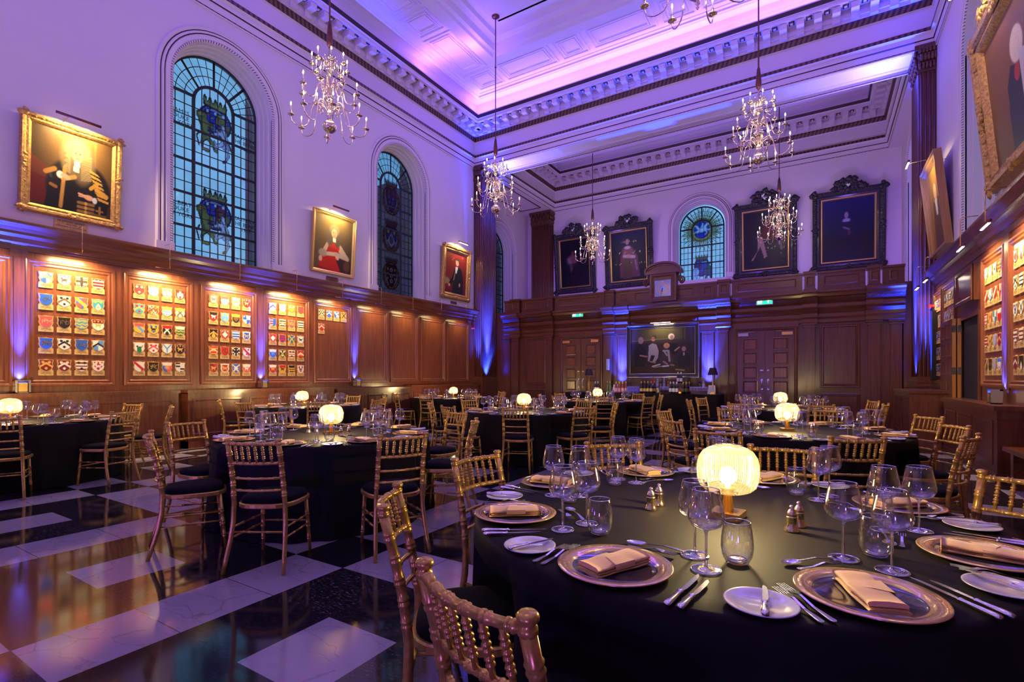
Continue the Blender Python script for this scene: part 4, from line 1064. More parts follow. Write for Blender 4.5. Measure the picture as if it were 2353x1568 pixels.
G5 = ['wKk Oo|', 'bVw Zw|', 'bDw Ow|', 'yXk Zk|', 'rVw Zw|']
ROWN = ('top', 'second', 'middle', 'fourth', 'bottom'); COLN = ('first', 'second', 'third', 'last')
def plabel(spec, mono, row, col, pn):
    ops = [ON[o[0]] for o in spec[1:].split() if o[0] in ON][:1]
    d = ('gold letters ' + mono) if mono else (ops[0] if ops else 'plain field')
    return f"{CN[spec[0]]} shield plaque with {d}, {ROWN[row]} row, {COLN[col]} column, {pn}"
def plaque_grid(T, G, u0, du, pn, z0=2.83, dz=.3375, flip=1, cols=4):
    for i, g in enumerate(G):
        if not g: continue
        spec, mono = g.split('|'); r, c = divmod(i, cols)
        plaque(T, u0 + c * du * flip, z0 - r * dz, spec, mono, plabel(spec, mono, r, c, pn), 'heraldic plaques on ' + pn, flip)
TLp = lambda u, z, d: TL(u, z, d + .032)
TRp = lambda u, z, d: TR(u, z, d + .032)
plaque_grid(TLp, G1, 2.825, .218, 'leftmost panel')
plaque_grid(TLp, G2, 4.065, .219, 'second panel from left')
plaque_grid(TLp, G3, 5.325, .222, 'third panel from left')
plaque_grid(TLp, G4, 6.58, .228, 'fourth panel from left')
plaque_grid(TLp, G5, 7.83, .218, 'fifth panel from left')
H1 = ['lBw|', 'wOo|', 'wAk|', 'mBy|', 'rDw|', 'lVw Ow|', 'rDw|', 'oQr|', 'rBw Aw|', 'oVr|', 'wQt|', 'rCw|', 'rBw Zm|', 'oAn|', 's|', 'mDr Vo|', 'nDo|', 'kTn|', 's|', 'wCl Ob|']
plaque_grid(TRp, H1, 10.05, .218, 'lit right wall panel', flip=-1)
H2 = ['wLr Er|', 'wPr|', 'wYm|', 'wAk|', 'wVk Ok|', 'wBk|', 'wOk|', 'wAk|', 'wAv Ok|', 'wXk|', 'wSv|', 'wBm|', 'mBw Ow|', 'wBm|', 'wSm|', 'wOm|', 'mVw|', 'kPw|', 'wVm|', 'wVk|']
plaque_grid(TRp, H2, 8.73, .218, 'nearest right wall panel', flip=-1)
H3 = ['wAs|', 'sBv|', 'vAy|', 'oWt|', 'sAv|', '', 'sDk|', '', 'kAs|', 'vAs|', 'kBs|', 'sDk|', 'kAs|', 'vVs|', 'kDs|', 'sAk|', 'kVs|', 'sBk|', 'vAs|', 'kAs|']
plaque_grid(TRp, H3, 13.90, .185, 'far right wall panel', flip=-1)
H4 = ['kAs|', 'vQs|', 'sBk|', 'kDs|', 'vDs|', 'vVs|', 'kDs|', 'mBs|']
plaque_grid(TRp, H4, 12.94, .218, 'panel behind the folded door', flip=-1)

# ------------------------------------------------------------------ picture lights
def bar_light(T, u, z, dep, L, e, label, aim, arm, parent_cat='picture light', size_y=.05, vis=True, zr=None):
    c = T(u, z, dep); r = empty('picture_light', c, label=label, cat=parent_cat)
    def Q(a, b, d): q = T(u + a, z + b, dep + d); return (q[0] - c[0], q[1] - c[1], q[2] - c[2])
    m = MB(); m.tube([Q(-L / 2, 0, 0), Q(L / 2, 0, 0)], .022, 10); m.build('lamp_bar', BRONZE, r)
    m = MB(); m.tube([Q(*p) for p in arm], .006, 6); m.build('bracket_arm', BRASS, r)
    m = MB(); m.box((-L / 2 + .03, -.012, -.0245), (L / 2 - .03, .002, -.019), 0, Q) if not vis else m.box((-L / 2 + .03, -.026, -.012), (L / 2 - .03, -.018, .012), 0, Q); m.build('diode_strip', emis('diode', (1, .86, .6), 25 if vis else 4), r)
    p = T(u, z - .032, dep); a = T(u + aim[0], z + aim[1], aim[2])
    lt = light('picture_lamp', 'AREA', p, e, WARM, shape='RECTANGLE', size=L * .9 if abs(T(1, 0, 0)[0] - T(0, 0, 0)[0]) > .5 else .03, size_y=.03 if abs(T(1, 0, 0)[0] - T(0, 0, 0)[0]) > .5 else L * .9)
    d = (Vector(a) - Vector(p)).normalized()
    ux = Vector(T(1, 0, 0)) - Vector(T(0, 0, 0)); yv = ux - d * ux.dot(d); yv.normalize(); xv = yv.cross(-d)
    M = Matrix((xv, yv, -d)).transposed(); lt.rotation_euler = M.to_euler(); lt.data.size = .03; lt.data.size_y = L * .9; lt.data.spread = math.radians(150)
    return r
for k, (a, b) in enumerate(PAN):
    u = (a + b) / 2 + .02; e = [16, 16, 16, 15, 14, 4.6, 3.0, 2.4, 2.0, 1.8][k] * 1.5
    nm = ('ninth', 'first', 'second', 'third', 'fourth', 'fifth', 'sixth', 'seventh', 'eighth', 'last')[k]
    bar_light(TL, u, 3.23, .36, .46, e, f'slim bronze bar light hanging over the {nm} panel of the left wall', (0, -.75, .03), [(0, .01, 0), (0, .44, .0), (0, .46, -.02), (0, .46, -.16)], vis=False)
for k, (u, e) in enumerate(((9.72, 20), (8.42, 20), (12.6, 2), (13.6, 7))):
    bar_light(TR, u, 3.23, .40, .42, e, f'slim bar light on a wire bracket over the {("lit","nearest","door side","far")[k]} right wall panel', (0, -.75, .03), [(0, .01, 0), (0, .42, .0), (0, .44, -.02), (0, .44, -.20)])
# ------------------------------------------------------------------ uplighters on the ledge
def uplighter(T, u, z, dep, e, label):
    c = T(u, z, dep); r = empty('uplighter', c, label=label, cat='uplighter')
    def Q(a, b, d): q = T(u + a, z + b, dep + d); return (q[0] - c[0], q[1] - c[1], q[2] - c[2])
    m = MB()
    for a in (-.085, .06): m.box((a, 0, -.06), (a + .025, .19, .06), 0, Q)
    m.box((-.085, .17, -.06), (.085, .19, -.03), 0, Q); m.box((-.085, 0, -.06), (.085, .012, .06), 0, Q); m.build('chrome_frame', CHROME, r)
    m = MB(); m.box((-.05, .02, -.04), (.05, .15, .055), 0, Q); m.build('lamp_housing', BRASS, r)
    m = MB(); m.box((-.04, .151, -.03), (.04, .155, .045), 0, Q); m.build('lens', emis('blue_lens', BLUE, 12), r)
    p = T(u, z + .20, dep); t = T(u, z + 2.3, .03)
    light('uplight_beam', 'SPOT', p, e, BLUE, spot_size=math.radians(26), spot_blend=1.0, shadow_soft_size=.02, target=t)
    light('uplight_glow', 'SPOT', T(u, z + .19, dep - .08), 240, BLUE, spot_size=math.radians(90), spot_blend=1.0, shadow_soft_size=.02, target=T(u, z + 1.2, 0.0))
for u, e, w_ in ((2.52, 5200, 'leftmost'), (6.29, 5200, 'third'), (8.81, 5200, 'fifth')):
    uplighter(TL, u, 1.095, .17, e, f'small chrome uplighter on the left ledge right of the {w_ if w_ != "leftmost" else "frame edge"} panel')
uplighter(TR, 9.10, .975, .16, 3000, 'small chrome uplighter on the right counter below the plaques')
for T, d, e in ((TL, .32, 16000), (TR, .30, 16000)):
    p = T(YB + .30, 1.30, d + .22); light('uplight_beam', 'SPOT', p, e, BLUE, spot_size=math.radians(24), spot_blend=1.0, shadow_soft_size=.04, target=T(YB + .30, 8.0, d - .06)); light('uplight_glow', 'SPOT', T(YB + .25, 1.30, d + .12), 420, BLUE, spot_size=math.radians(70), spot_blend=1.0, shadow_soft_size=.03, target=T(YB + .25, 3.0, d - .05))
    p = T(YB - .20, 1.30, d - .12); light('uplight_beam', 'SPOT', p, e * .35, BLUE, spot_size=math.radians(24), spot_blend=1.0, shadow_soft_size=.04, target=T(YB, 8.0, d - .12))
for x in (XL + .6, XR - .55):   # lamps on the pilaster capitals that wash the underside of the beam
    light('beam_uplight', 'SPOT', (x, YB + .3, 7.2), 420, (.25, .20, 1.0), spot_size=math.radians(120), spot_blend=1.0, shadow_soft_size=.05, target=(x + (1.2 if x < -4 else -1.2), YB + .4, 8.6))
for x in (-5.2, -2.66):
    light('uplight_beam', 'SPOT', (x, YS - .26, 1.08), 9000, BLUE, spot_size=math.radians(44), spot_blend=1.0, shadow_soft_size=.03, target=(x, YS - .02, 2.9))

# ------------------------------------------------------------------ framed pictures
def carved_frame(mb, T, u0, z0, u1, z1, wd, dep, seed=1, knob=.05, corner=1.5, mi=0, crest=None):
    """mitred frame with rows of carved leaves along it and bigger bosses at corners and centres"""
    mb.sweep(rect(u0, z0, u1, z1), [(0, 0), (0, dep * .7), (wd * .12, dep), (wd * .35, dep * .95), (wd * .5, dep * .7), (wd * .7, dep * .75), (wd * .85, dep * .55), (wd, dep * .3), (wd, 0)], T, mi=mi)
    r = random.Random(seed)
    def boss(u, z, s):
        c = (u, z)
        for q in range(3):
            a = r.random() * 6.28; du, dz = math.cos(a) * s * .35, math.sin(a) * s * .35; R_ = s * (.55 + .3 * r.random())
            vs = []; n = 6
            for ring in range(3):
                rr = R_ * (1, .75, .0)[ring]; dd = dep * .8 + R_ * (.0, .4, .6)[ring]
                for k in range(n):
                    b = 2 * PI * k / n + ring * .3; w_ = 1 + .25 * math.cos(3 * b + a)
                    vs.append(T(c[0] + du + rr * w_ * math.cos(b), c[1] + dz + rr * w_ * math.sin(b), dd))
            mb.add(vs, [(i * n + k, i * n + (k + 1) % n, (i + 1) * n + (k + 1) % n, (i + 1) * n + k) for i in range(2) for k in range(n)], mi, True)
    for (a, b, L, hor, c) in ((u0, u1, u1 - u0, True, z0), (u0, u1, u1 - u0, True, z1), (z0, z1, z1 - z0, False, u0), (z0, z1, z1 - z0, False, u1)):
        n = max(4, int(L / (knob * 1.1)))
        for k in range(n + 1):
            t = a + (b - a) * k / n; ins = wd * .32 * (1 if c in (z0, u0) else -1)
            e = abs(k / n - .5); s = knob * (1.25 if e < .06 or e > .47 else .8)
            if hor: boss(t, c + ins * .9, s)
            else: boss(c + ins * .9, t, s)
    for (u, z) in ((u0, z0), (u1, z0), (u1, z1), (u0, z1)):
        boss(u + wd * .3 * (1 if u == u0 else -1), z + wd * .3 * (1 if z == z0 else -1), knob * corner)
    if crest:
        cu = (u0 + u1) / 2
        for q in range(46):
            a = r.random() * PI; rr = crest * math.sqrt(r.random()); boss(cu + rr * 1.15 * math.cos(a), z1 - .03 + rr * .95 * math.sin(a), knob * 1.3)
        mb.prism([(cu + crest * .9 * math.cos(PI * k / 14), z1 - .02 + crest * .8 * math.sin(PI * k / 14)) for k in range(15)], T, 0, dep * .8, mi)
def portrait(T, u0, z0, u1, z1, wd, dep, pic, mat, label, seed=1, knob=.05, tilt=0, crest=None, inner=None, mirror=False, group=None):
    c = T((u0 + u1) / 2, z0, 0); r = empty('framed_portrait', c, label=label, cat='painting', group=group)
    hh = z1 - z0
    def Q(a, b, d): q = T(a, b, d + tilt * (b - z0) / hh); return (q[0] - c[0], q[1] - c[1], q[2] - c[2])
    m = MB()
    if knob: carved_frame(m, Q, u0, z0, u1, z1, wd, dep, seed, knob, crest=crest)
    else: m.sweep(rect(u0, z0, u1, z1), [(0, 0), (0, dep), (wd * .2, dep), (wd * .3, dep * .8), (wd * .6, dep * .75), (wd * .8, dep * .5), (wd, dep * .35), (wd, 0)], Q)
    m.build('carved_frame' if knob else 'moulded_frame', mat, r)
    if inner:
        s = MB(); s.sweep(rect(u0 + wd * .92, z0 + wd * .92, u1 - wd * .92, z1 - wd * .92), [(0, dep * .4), (0, dep * .62), (inner * .5, dep * .62), (inner, dep * .35)], Q); s.build('gilt_slip', GILTS, r)
    q = wd * .9; bx = (u1 - q, z0 + q, u0 + q, z1 - q) if mirror else (u0 + q, z0 + q, u1 - q, z1 - q)
    pic.mesh('canvas', lambda u, z, d: Q(u, z, dep * .33), CANVAS, r, box=bx)
    if inner or knob:
        b = MB(); b.box((u0 + .02, z0 + .02, .0), (u1 - .02, z1 - .02, dep * .2), 0, Q); b.build('backing_board', BLACK, r)
    return r
# 1: bewigged judge in black and gold robes, seated
p = Pic(110, 128, (62, 42, 20)); p.grad(lambda U, V: (1 - np.hypot((U - .62) / .6, (V - .62) / .6)) * .8, (120, 88, 40)).grad(lambda U, V: ((U > .75) & (U < .78)) * .3, (150, 120, 60))
p.poly([(0, .62), (.22, .50), (.24, .22), (0, .3)], (96, 44, 26)); p.poly([(0, .40), (.20, .36), (.22, .05), (0, .05)], (92, 20, 18))
p.ell(.58, .30, .40, .40, (20, 17, 18), soft=.1); p.poly([(.16, .0), (.94, .0), (.92, .40), (.76, .60), (.40, .58), (.22, .30)], (18, 15, 17))
p.ell(.46, .66, .115, .22, (112, 92, 60), rot=.12, soft=.4); p.ell(.64, .62, .13, .24, (104, 86, 56), rot=-.15, soft=.4); p.ell(.55, .80, .15, .13, (128, 110, 76), soft=.3)
for k in range(16): p.line(.40 + .02 * (k % 3), .52 + k * .02, .46, .50 + k * .02, .008, (146, 126, 86)); p.line(.60, .44 + k * .022, .72, .46 + k * .02, .008, (140, 120, 80))
p.ell(.55, .745, .072, .090, (190, 150, 112), soft=.2); p.ell(.525, .765, .012, .007, (60, 40, 30)); p.ell(.578, .765, .012, .007, (60, 40, 30)); p.line(.55, .76, .548, .725, .006, (190, 140, 100)); p.ell(.55, .70, .022, .007, (170, 80, 70))
p.poly([(.51, .665), (.585, .665), (.57, .52), (.50, .53)], (225, 218, 196))
for k in range(7):
    y = .60 - k * .055; p.poly([(.70 + k * .015, y), (.80 + k * .025, y - .03), (.84 + k * .02, y - .065), (.71 + k * .02, y - .04)], (196, 146, 52)); p.line(.71 + k * .015, y - .042, .84 + k * .02, y - .068, .006, (40, 24, 14))
p.line(.80, .36, .92, .30, .03, (196, 146, 52)); p.line(.72, .36, .80, .44, .022, (190, 140, 50))
p.line(.40, .55, .36, .05, .022, (176, 128, 56)); p.line(.38, .40, .52, .46, .026, (186, 138, 60)); p.line(.18, .44, .28, .50, .028, (170, 120, 50)); p.line(.24, .30, .30, .28, .02, (140, 92, 40))
p.ell(.345, .445, .04, .045, (220, 214, 200), soft=.3); p.ell(.41, .435, .06, .032, (214, 160, 120), rot=-.25, soft=.3); p.ell(.70, .235, .06, .034, (214, 160, 120), rot=-.1, soft=.3); p.line(.66, .25, .575, .265, .012, (214, 160, 120)); p.line(.66, .235, .58, .235, .011, (206, 150, 110)); p.ell(.775, .215, .03, .04, (205, 205, 200), soft=.3)
for y in (.15, .095, .04): p.line(.57, y, .76, y, .018, (140, 102, 48)); p.ell(.665, y, .02, .022, (196, 150, 70))
p.line(.84, .14, .84, .02, .014, (140, 102, 48)); p.line(.80, .09, .88, .09, .012, (140, 102, 48)); p.line(.74, .03, .92, .03, .016, (110, 76, 34)); p.noise(.10, 2)
portrait(TL, 2.51, 3.84, 3.78, 5.30, .135, .085, p, GILT, 'gilt framed portrait of seated person in long wig and gold trimmed black robe', 1, .038, tilt=.10)
# 2: judge in scarlet
p = Pic(88, 112, (96, 76, 40)); p.grad(lambda U, V: (U - .45) * 1.2, (58, 52, 34)).grad(lambda U, V: (V - .4) * .8, (130, 108, 62))
p.poly([(.12, .0), (.78, .0), (.80, .26), (.66, .50), (.50, .60), (.38, .58), (.22, .40), (.14, .2)], (176, 36, 14)); p.poly([(.55, .28), (.98, .24), (.98, .02), (.70, .02), (.60, .18)], (52, 34, 20)); p.ell(.86, .14, .09, .10, (90, 62, 30), soft=.4)
p.poly([(.18, .30), (.30, .50), (.42, .60), (.36, .46), (.28, .28)], (190, 170, 130)); p.poly([(.56, .60), (.70, .50), (.92, .30), (.90, .24), (.64, .38)], (190, 168, 128)); p.line(.22, .30, .56, .33, .035, (188, 172, 136)); p.line(.56, .33, .88, .29, .04, (180, 164, 130)); p.ell(.22, .31, .10, .07, (156, 144, 112), soft=.4)
p.poly([(.36, .44), (.66, .42), (.62, .54), (.42, .56)], (196, 44, 16))
p.ell(.39, .60, .09, .15, (98, 86, 62), rot=.12, soft=.4); p.ell(.60, .60, .09, .15, (92, 80, 58), rot=-.12, soft=.4); p.ell(.50, .76, .13, .10, (120, 106, 78), soft=.3); p.ell(.50, .70, .075, .085, (186, 146, 108), soft=.2)
p.ell(.475, .715, .011, .007, (60, 40, 30)); p.ell(.53, .715, .011, .007, (60, 40, 30)); p.line(.503, .71, .505, .68, .005, (190, 140, 100)); p.ell(.503, .655, .02, .006, (180, 70, 60)); p.poly([(.46, .62), (.54, .62), (.54, .54), (.47, .55)], (225, 220, 200))
p.ell(.17, .20, .045, .05, (214, 168, 120), soft=.3); p.ell(.60, .27, .05, .035, (216, 168, 124), rot=-.5, soft=.3); p.line(.12, .04, .4, .02, .02, (150, 24, 10)); p.noise(.10, 3)
portrait(TL, 7.54, 3.84, 8.80, 5.30, .085, .07, p, GILTS, 'portrait of a person in scarlet and white robe with long curled wig', 2, 0, tilt=.10)
# 3: man in a black coat on red ground
p = Pic(76, 100, (120, 26, 18)); p.grad(lambda U, V: (.5 - V) * .9, (70, 18, 14)); p.ell(.08, .26, .16, .10, (150, 130, 80), soft=.4); p.ell(.12, .14, .16, .08, (120, 20, 16), soft=.3)
p.poly([(.34, .0), (.86, .0), (.84, .40), (.74, .62), (.60, .68), (.44, .62), (.32, .40), (.18, .24), (.26, .18), (.38, .30)], (20, 20, 22)); p.poly([(.46, .66), (.58, .66), (.52, .50), (.46, .52)], (222, 214, 200)); p.line(.40, .34, .46, .52, .014, (150, 140, 110))
p.ell(.54, .77, .075, .085, (214, 168, 132), soft=.2); p.ell(.54, .845, .085, .04, (70, 50, 34), soft=.3); p.ell(.615, .80, .03, .06, (70, 50, 34), soft=.3); p.ell(.515, .785, .010, .006, (40, 30, 24)); p.ell(.56, .785, .010, .006, (40, 30, 24)); p.ell(.535, .735, .018, .006, (160, 80, 70)); p.line(.535, .78, .53, .755, .005, (180, 120, 90))
p.ell(.21, .20, .045, .035, (210, 160, 124), soft=.3); p.ell(.68, .24, .035, .045, (210, 160, 124), soft=.3); p.noise(.1, 4)
portrait(TL, 12.25, 3.86, 13.72, 5.55, .20, .10, p, GILT, 'small gilt framed portrait of man in dark coat against red ground', 3, .045, tilt=.10)
# name boards under the portraits
def nameboard(T, u, z, w_, h, lines, label, wd=BOARD):
    c = T(u, z, .0); m = MB(); Q = lambda a, b, d: tuple(x - y for x, y in zip(T(u + a, z + b, d), c)); m.box((-w_ / 2, -h / 2, 0), (w_ / 2, h / 2, .02), 0, Q)
    o = m.build('name_board', wd, loc=c, label=label, cat='sign'); t = MB(); n = len(lines)
    for i, (s_, sz) in enumerate(lines): t.text(s_, sz, lambda x, y, zz, i=i: Q(x, y + h * (.5 - (i + .5) / n), .021 + zz))
    t.build('lettering', INK, o)
nameboard(TL, 3.14, 3.735, .42, .16, [('SIR JEFFERAY GILBERT', .036), ('1674-1726', .034), ('CHIEF BARON OF THE EXCHEQUER', .024), ('1725', .03)], 'pale wooden name board below the portrait of the person in gold trimmed robe')
nameboard(TL, 8.17, 3.735, .34, .10, [('SIR JOSEPH YATES', .034), ('1722-1770', .03)], 'brown name board below the portrait in scarlet robes', OAK)
nameboard(TL, 12.95, 3.76, .30, .08, [('1752 1839', .03)], 'small dark name board below the portrait of the man in dark coat', OAKD)
for u, z, e, nm, L in ((3.15, 5.37, 40, 'seated person in gold trimmed robe', .56), (8.2, 5.42, 20, 'scarlet robed portrait', .46), (13.1, 5.70, 13, 'man in dark coat', .5)):
    bar_light(TL, u, z, .30, L, e, f'thin bronze picture light above the {nm}', (0, -.55, .06), [(0, .01, 0), (-.10, .02, -.08), (-.12, -.02, -.295)], vis=u > 12)
# gallery portraits in black carved frames
def dim(seed, figure):
    p = Pic(64, 84, (14, 12, 22)); p.noise(.25, seed); figure(p); return p
def f1(p): p.ell(.45, .70, .05, .05, (90, 50, 50)); p.ell(.42, .56, .16, .10, (110, 70, 70), soft=.6); p.poly([(.28, .6), (.36, .62), (.44, .4), (.38, .30)], (120, 100, 110)); p.poly([(.3, .5), (.62, .5), (.7, .05), (.22, .05)], (30, 12, 18), .7)
def f2(p): p.grad(lambda U, V: (V - .4), (24, 18, 80)); p.poly([(.28, .50), (.40, .66), (.60, .66), (.74, .48), (.80, .08), (.26, .08)], (96, 54, 66)); p.ell(.48, .60, .14, .09, (130, 76, 84), soft=.5); p.ell(.48, .77, .045, .055, (176, 130, 120), soft=.3); p.ell(.48, .66, .08, .03, (190, 170, 180), soft=.5); p.line(.38, .50, .66, .47, .03, (180, 160, 160)); p.line(.68, .40, .72, .22, .02, (130, 110, 120)); p.poly([(.34, .42), (.6, .42), (.58, .06), (.34, .06)], (84, 60, 40)); p.ell(.50, .50, .06, .03, (190, 150, 120))
def f3(p): p.grad(lambda U, V: (V > .0) * .35 * (1 - abs(U - .7) * 2), (70, 74, 44)); p.poly([(.34, .55), (.44, .55), (.54, .22), (.48, .18), (.40, .40), (.24, .16), (.20, .17), (.34, .32)], (150, 120, 110)); p.ell(.62, .62, .18, .12, (90, 30, 20), soft=.6); p.line(.80, .5, .84, .32, .02, (110, 100, 90)); p.ell(.55, .78, .04, .05, (120, 90, 70), soft=.4)
def f4(p): p.grad(lambda U, V: (V - .35) * .9, (26, 18, 110)); p.ell(.47, .72, .035, .045, (150, 120, 140), soft=.3); p.ell(.47, .64, .065, .03, (150, 140, 180), soft=.4); p.poly([(.40, .62), (.54, .62), (.58, .40), (.38, .40)], (24, 18, 50)); p.line(.42, .54, .52, .50, .012, (110, 96, 130)); p.ell(.52, .45, .02, .04, (90, 50, 50), soft=.5)
TG = TY(YG)
k_ = dict(knob=.075, tilt=.22, inner=.05)
portrait(TG, -9.78, 4.90, -7.92, 7.40, .26, .10, dim(5, f1), BLACKF, 'dark gallery portrait farthest left, black carved frame, standing robed figure', 11, crest=.40, **k_)
portrait(TG, -7.50, 4.93, -5.53, 7.40, .26, .10, dim(6, f2), BLACKF, 'dark gallery portrait of full length figure in pink brown robe, left of window', 12, crest=.38, **k_)
portrait(TG, -2.60, 4.86, -.67, 7.38, .26, .10, dim(7, f3), BLACKF, 'dark gallery portrait right of the sun window, figure with white drapery', 13, crest=.42, **k_)
portrait(TG, -.22, 4.84, 1.74, 7.36, .26, .10, dim(8, f4), BLACKF, 'dark gallery portrait farthest right, figure in black against blue', 14, crest=.38, **k_)
cs = MB()
for u, z in ((-8.85, 7.56), (-6.5, 7.55), (-1.63, 7.55), (.76, 7.53)):
    cs.prism([(u - .1, z + .12), (u + .1, z + .12), (u + .1, z), (u, z - .12), (u - .1, z)], lambda a, b, d: TG(a, b, d + .34), 0, .01, 0)
    cs.prism([(u - .07, z - .02), (u, z + .05), (u + .07, z - .02), (u + .07, z - .05), (u, z + .02), (u - .07, z - .05)], lambda a, b, d: TG(a, b, d + .351), 0, .004, 1)
cs.build('crest_shield', [CHINA, INK], [o for o in bpy.data.objects if o.name.startswith('framed_portrait')][-1]) if False else None
for i, (u, z) in enumerate(((-8.85, 7.56), (-6.5, 7.55), (-1.63, 7.55), (.76, 7.53))):
    par = [o for o in bpy.data.objects if o.type == 'EMPTY' and o.get('label', '').startswith('dark gallery portrait')][i]; lc = par.location
    c1 = MB(); Q = lambda a, b, d: tuple(x - y for x, y in zip(TG(a, b, d + .34), lc))
    c1.prism([(u - .1, z + .12), (u + .1, z + .12), (u + .1, z), (u, z - .12), (u - .1, z)], Q, 0, .01, 0); c1.prism([(u - .07, z - .02), (u, z + .05), (u + .07, z - .02), (u + .07, z - .05), (u, z + .02), (u - .07, z - .05)], Q, .01, .014, 1)
    c1.build('crest_shield', [CHINA, INK], par)
# group portrait behind the bar
p = Pic(170, 122, (34, 28, 30)); p.grad(lambda U, V: (V > .66) * .55, (58, 52, 36)); p.grad(lambda U, V: (V > .74) * (U < .86) * .35, (96, 92, 48)); p.line(0, .72, .62, .76, .012, (92, 84, 60)); p.poly([(.0, .0), (1, 0), (1, .20), (.30, .24), (0, .1)], (44, 22, 20)); p.line(.82, .7, .82, 1, .01, (50, 44, 50)); p.noise(.25, 9)
skin, dk_, hair, wht = (150, 112, 98), (12, 10, 13), (128, 122, 120), (140, 134, 150)
p.poly([(.08, .16), (.24, .16), (.27, .40), (.24, .60), (.17, .66), (.11, .60), (.07, .40)], dk_); p.ell(.175, .74, .042, .075, hair, soft=.3); p.ell(.18, .735, .026, .048, skin, soft=.2); p.line(.17, .41, .27, .385, .015, skin)
p.poly([(.32, .40), (.43, .38), (.46, .30), (.41, .20), (.30, .22)], (18, 16, 22)); p.poly([(.295, .40), (.30, .62), (.355, .67), (.42, .64), (.455, .50), (.445, .36), (.40, .26), (.36, .28), (.40, .40), (.34, .42), (.31, .27), (.285, .29)], wht); p.ell(.372, .76, .030, .052, skin, soft=.2); p.ell(.385, .80, .038, .045, (56, 38, 30), soft=.3); p.ell(.368, .765, .028, .040, skin, soft=.2); p.line(.345, .775, .395, .775, .004, (20, 16, 20)); p.line(.33, .27, .40, .25, .013, skin)
p.poly([(.60, .66), (.70, .66), (.76, .56), (.74, .44), (.64, .40), (.59, .52)], dk_); p.ell(.645, .80, .045, .062, (196, 192, 196), soft=.3); p.ell(.652, .785, .028, .048, skin, soft=.2); p.line(.70, .50, .76, .565, .013, skin)
p.poly([(.48, .20), (.66, .20), (.69, .34), (.64, .48), (.58, .52), (.52, .48), (.47, .34)], (50, 40, 46)); p.ell(.575, .61, .045, .055, (170, 120, 80), soft=.3); p.ell(.575, .595, .027, .045, skin, soft=.2); p.line(.53, .50, .60, .50, .018, wht); p.line(.60, .50, .62, .28, .015, wht); p.line(.54, .49, .58, .40, .012, wht); p.line(.53, .27, .58, .22, .014, skin); p.line(.64, .20, .68, .19, .014, skin)
p.poly([(.74, .14), (.92, .14), (.93, .34), (.88, .44), (.80, .46), (.74, .36)], dk_); p.ell(.835, .55, .042, .062, (46, 32, 36), soft=.3); p.ell(.83, .53, .030, .050, skin, soft=.2); p.line(.83, .45, .83, .40, .010, (150, 140, 160)); p.line(.72, .10, .83, .085, .014, skin)
for x, y in ((.175, .745), (.372, .765), (.652, .79), (.575, .60), (.83, .535)):
    p.ell(x - .009, y, .004, .004, (40, 26, 26)); p.ell(x + .011, y, .004, .004, (40, 26, 26)); p.ell(x + .001, y - .026, .008, .004, (170, 80, 80))
p.line(.36, .17, .47, .21, .012, (190, 186, 200)); p.line(.52, .17, .60, .18, .014, (200, 196, 205)); p.line(.38, .15, .50, .17, .008, (150, 140, 150))
gp_ = portrait(TY(YS - .13), -5.02, 1.32, -2.92, 2.88, .11, .05, p, BLACK, 'group portrait of five women in dark clothes, one in white shirt, behind bar', 21, 0, inner=None)
m = MB(); c0 = gp_.location
Qg = lambda u, z, d: tuple(a - b for a, b in zip(TY(YS - .13)(u, z, d), c0))
for q, dd in ((.0, .052), (.10, .03)): m.sweep(rect(-5.02 + q, 1.32 + q, -2.92 - q, 2.88 - q), [(0, dd - .004), (0, dd + .004), (.012, dd + .004), (.012, dd - .004)], Qg)
m.build('silver_line', CHROME, gp_)
bar_light(TY(YS - .13), -3.95, 2.93, .22, .62, 3.5, 'thin chrome picture light above the group portrait', (0, -.4, .05), [(0, .01, 0), (0, .06, -.08), (0, .04, -.2)])
# right wall pictures
p = Pic(60, 80, (150, 104, 44)); p.grad(lambda U, V: (V - .5), (196, 150, 70)); p.ell(.5, .70, .10, .10, (220, 180, 130)); p.poly([(.3, .6), (.7, .6), (.85, 0), (.2, 0)], (90, 60, 34)); p.poly([(.42, .6), (.58, .6), (.55, .4), (.45, .4)], (220, 210, 190)); p.noise(.15, 12)
portrait(TR, 12.45, 3.88, 14.0, 5.72, .14, .13, p, wood('pale_oak_frame', (.42, .22, .07), (.32, .15, .04), .3), 'portrait in plain golden wood frame high on right wall near the pilaster', 31, 0, tilt=.18)
p = Pic(80, 110, (120, 80, 34)); p.grad(lambda U, V: (.5 - V) * .9, (50, 34, 20)); p.poly([(.25, 0), (.62, .02), (.60, .48), (.5, .6), (.3, .5)], (24, 26, 46)); p.ell(.36, .68, .12, .12, (214, 200, 180)); p.poly([(.2, .58), (.34, .62), (.34, .3), (.22, .2)], (196, 190, 196)); p.ell(.4, .5, .05, .06, (170, 40, 20)); p.poly([(.26, .3), (.3, .3), (.3, .02), (.26, .02)], (190, 184, 190)); p.noise(.15, 13)
portrait(TR, 7.30, 3.90, 9.55, 6.05, .26, .16, p, GILT, 'huge ornate gilt framed portrait at the right edge of the photo', 32, .07, tilt=.20, crest=.5)
bar_light(TR, 13.1, 5.72, .62, .42, 7, 'bright slim picture light before the golden wood framed portrait', (0, -.5, .15), [(0, .01, 0), (0, .03, -.3), (0, -.02, -.62)])
bar_light(TR, 8.6, 6.45, .66, .62, 9, 'bright slim picture light before the huge gilt frame', (0, -.8, .15), [(0, .01, 0), (0, .0, -.3), (0, -.1, -.66)])
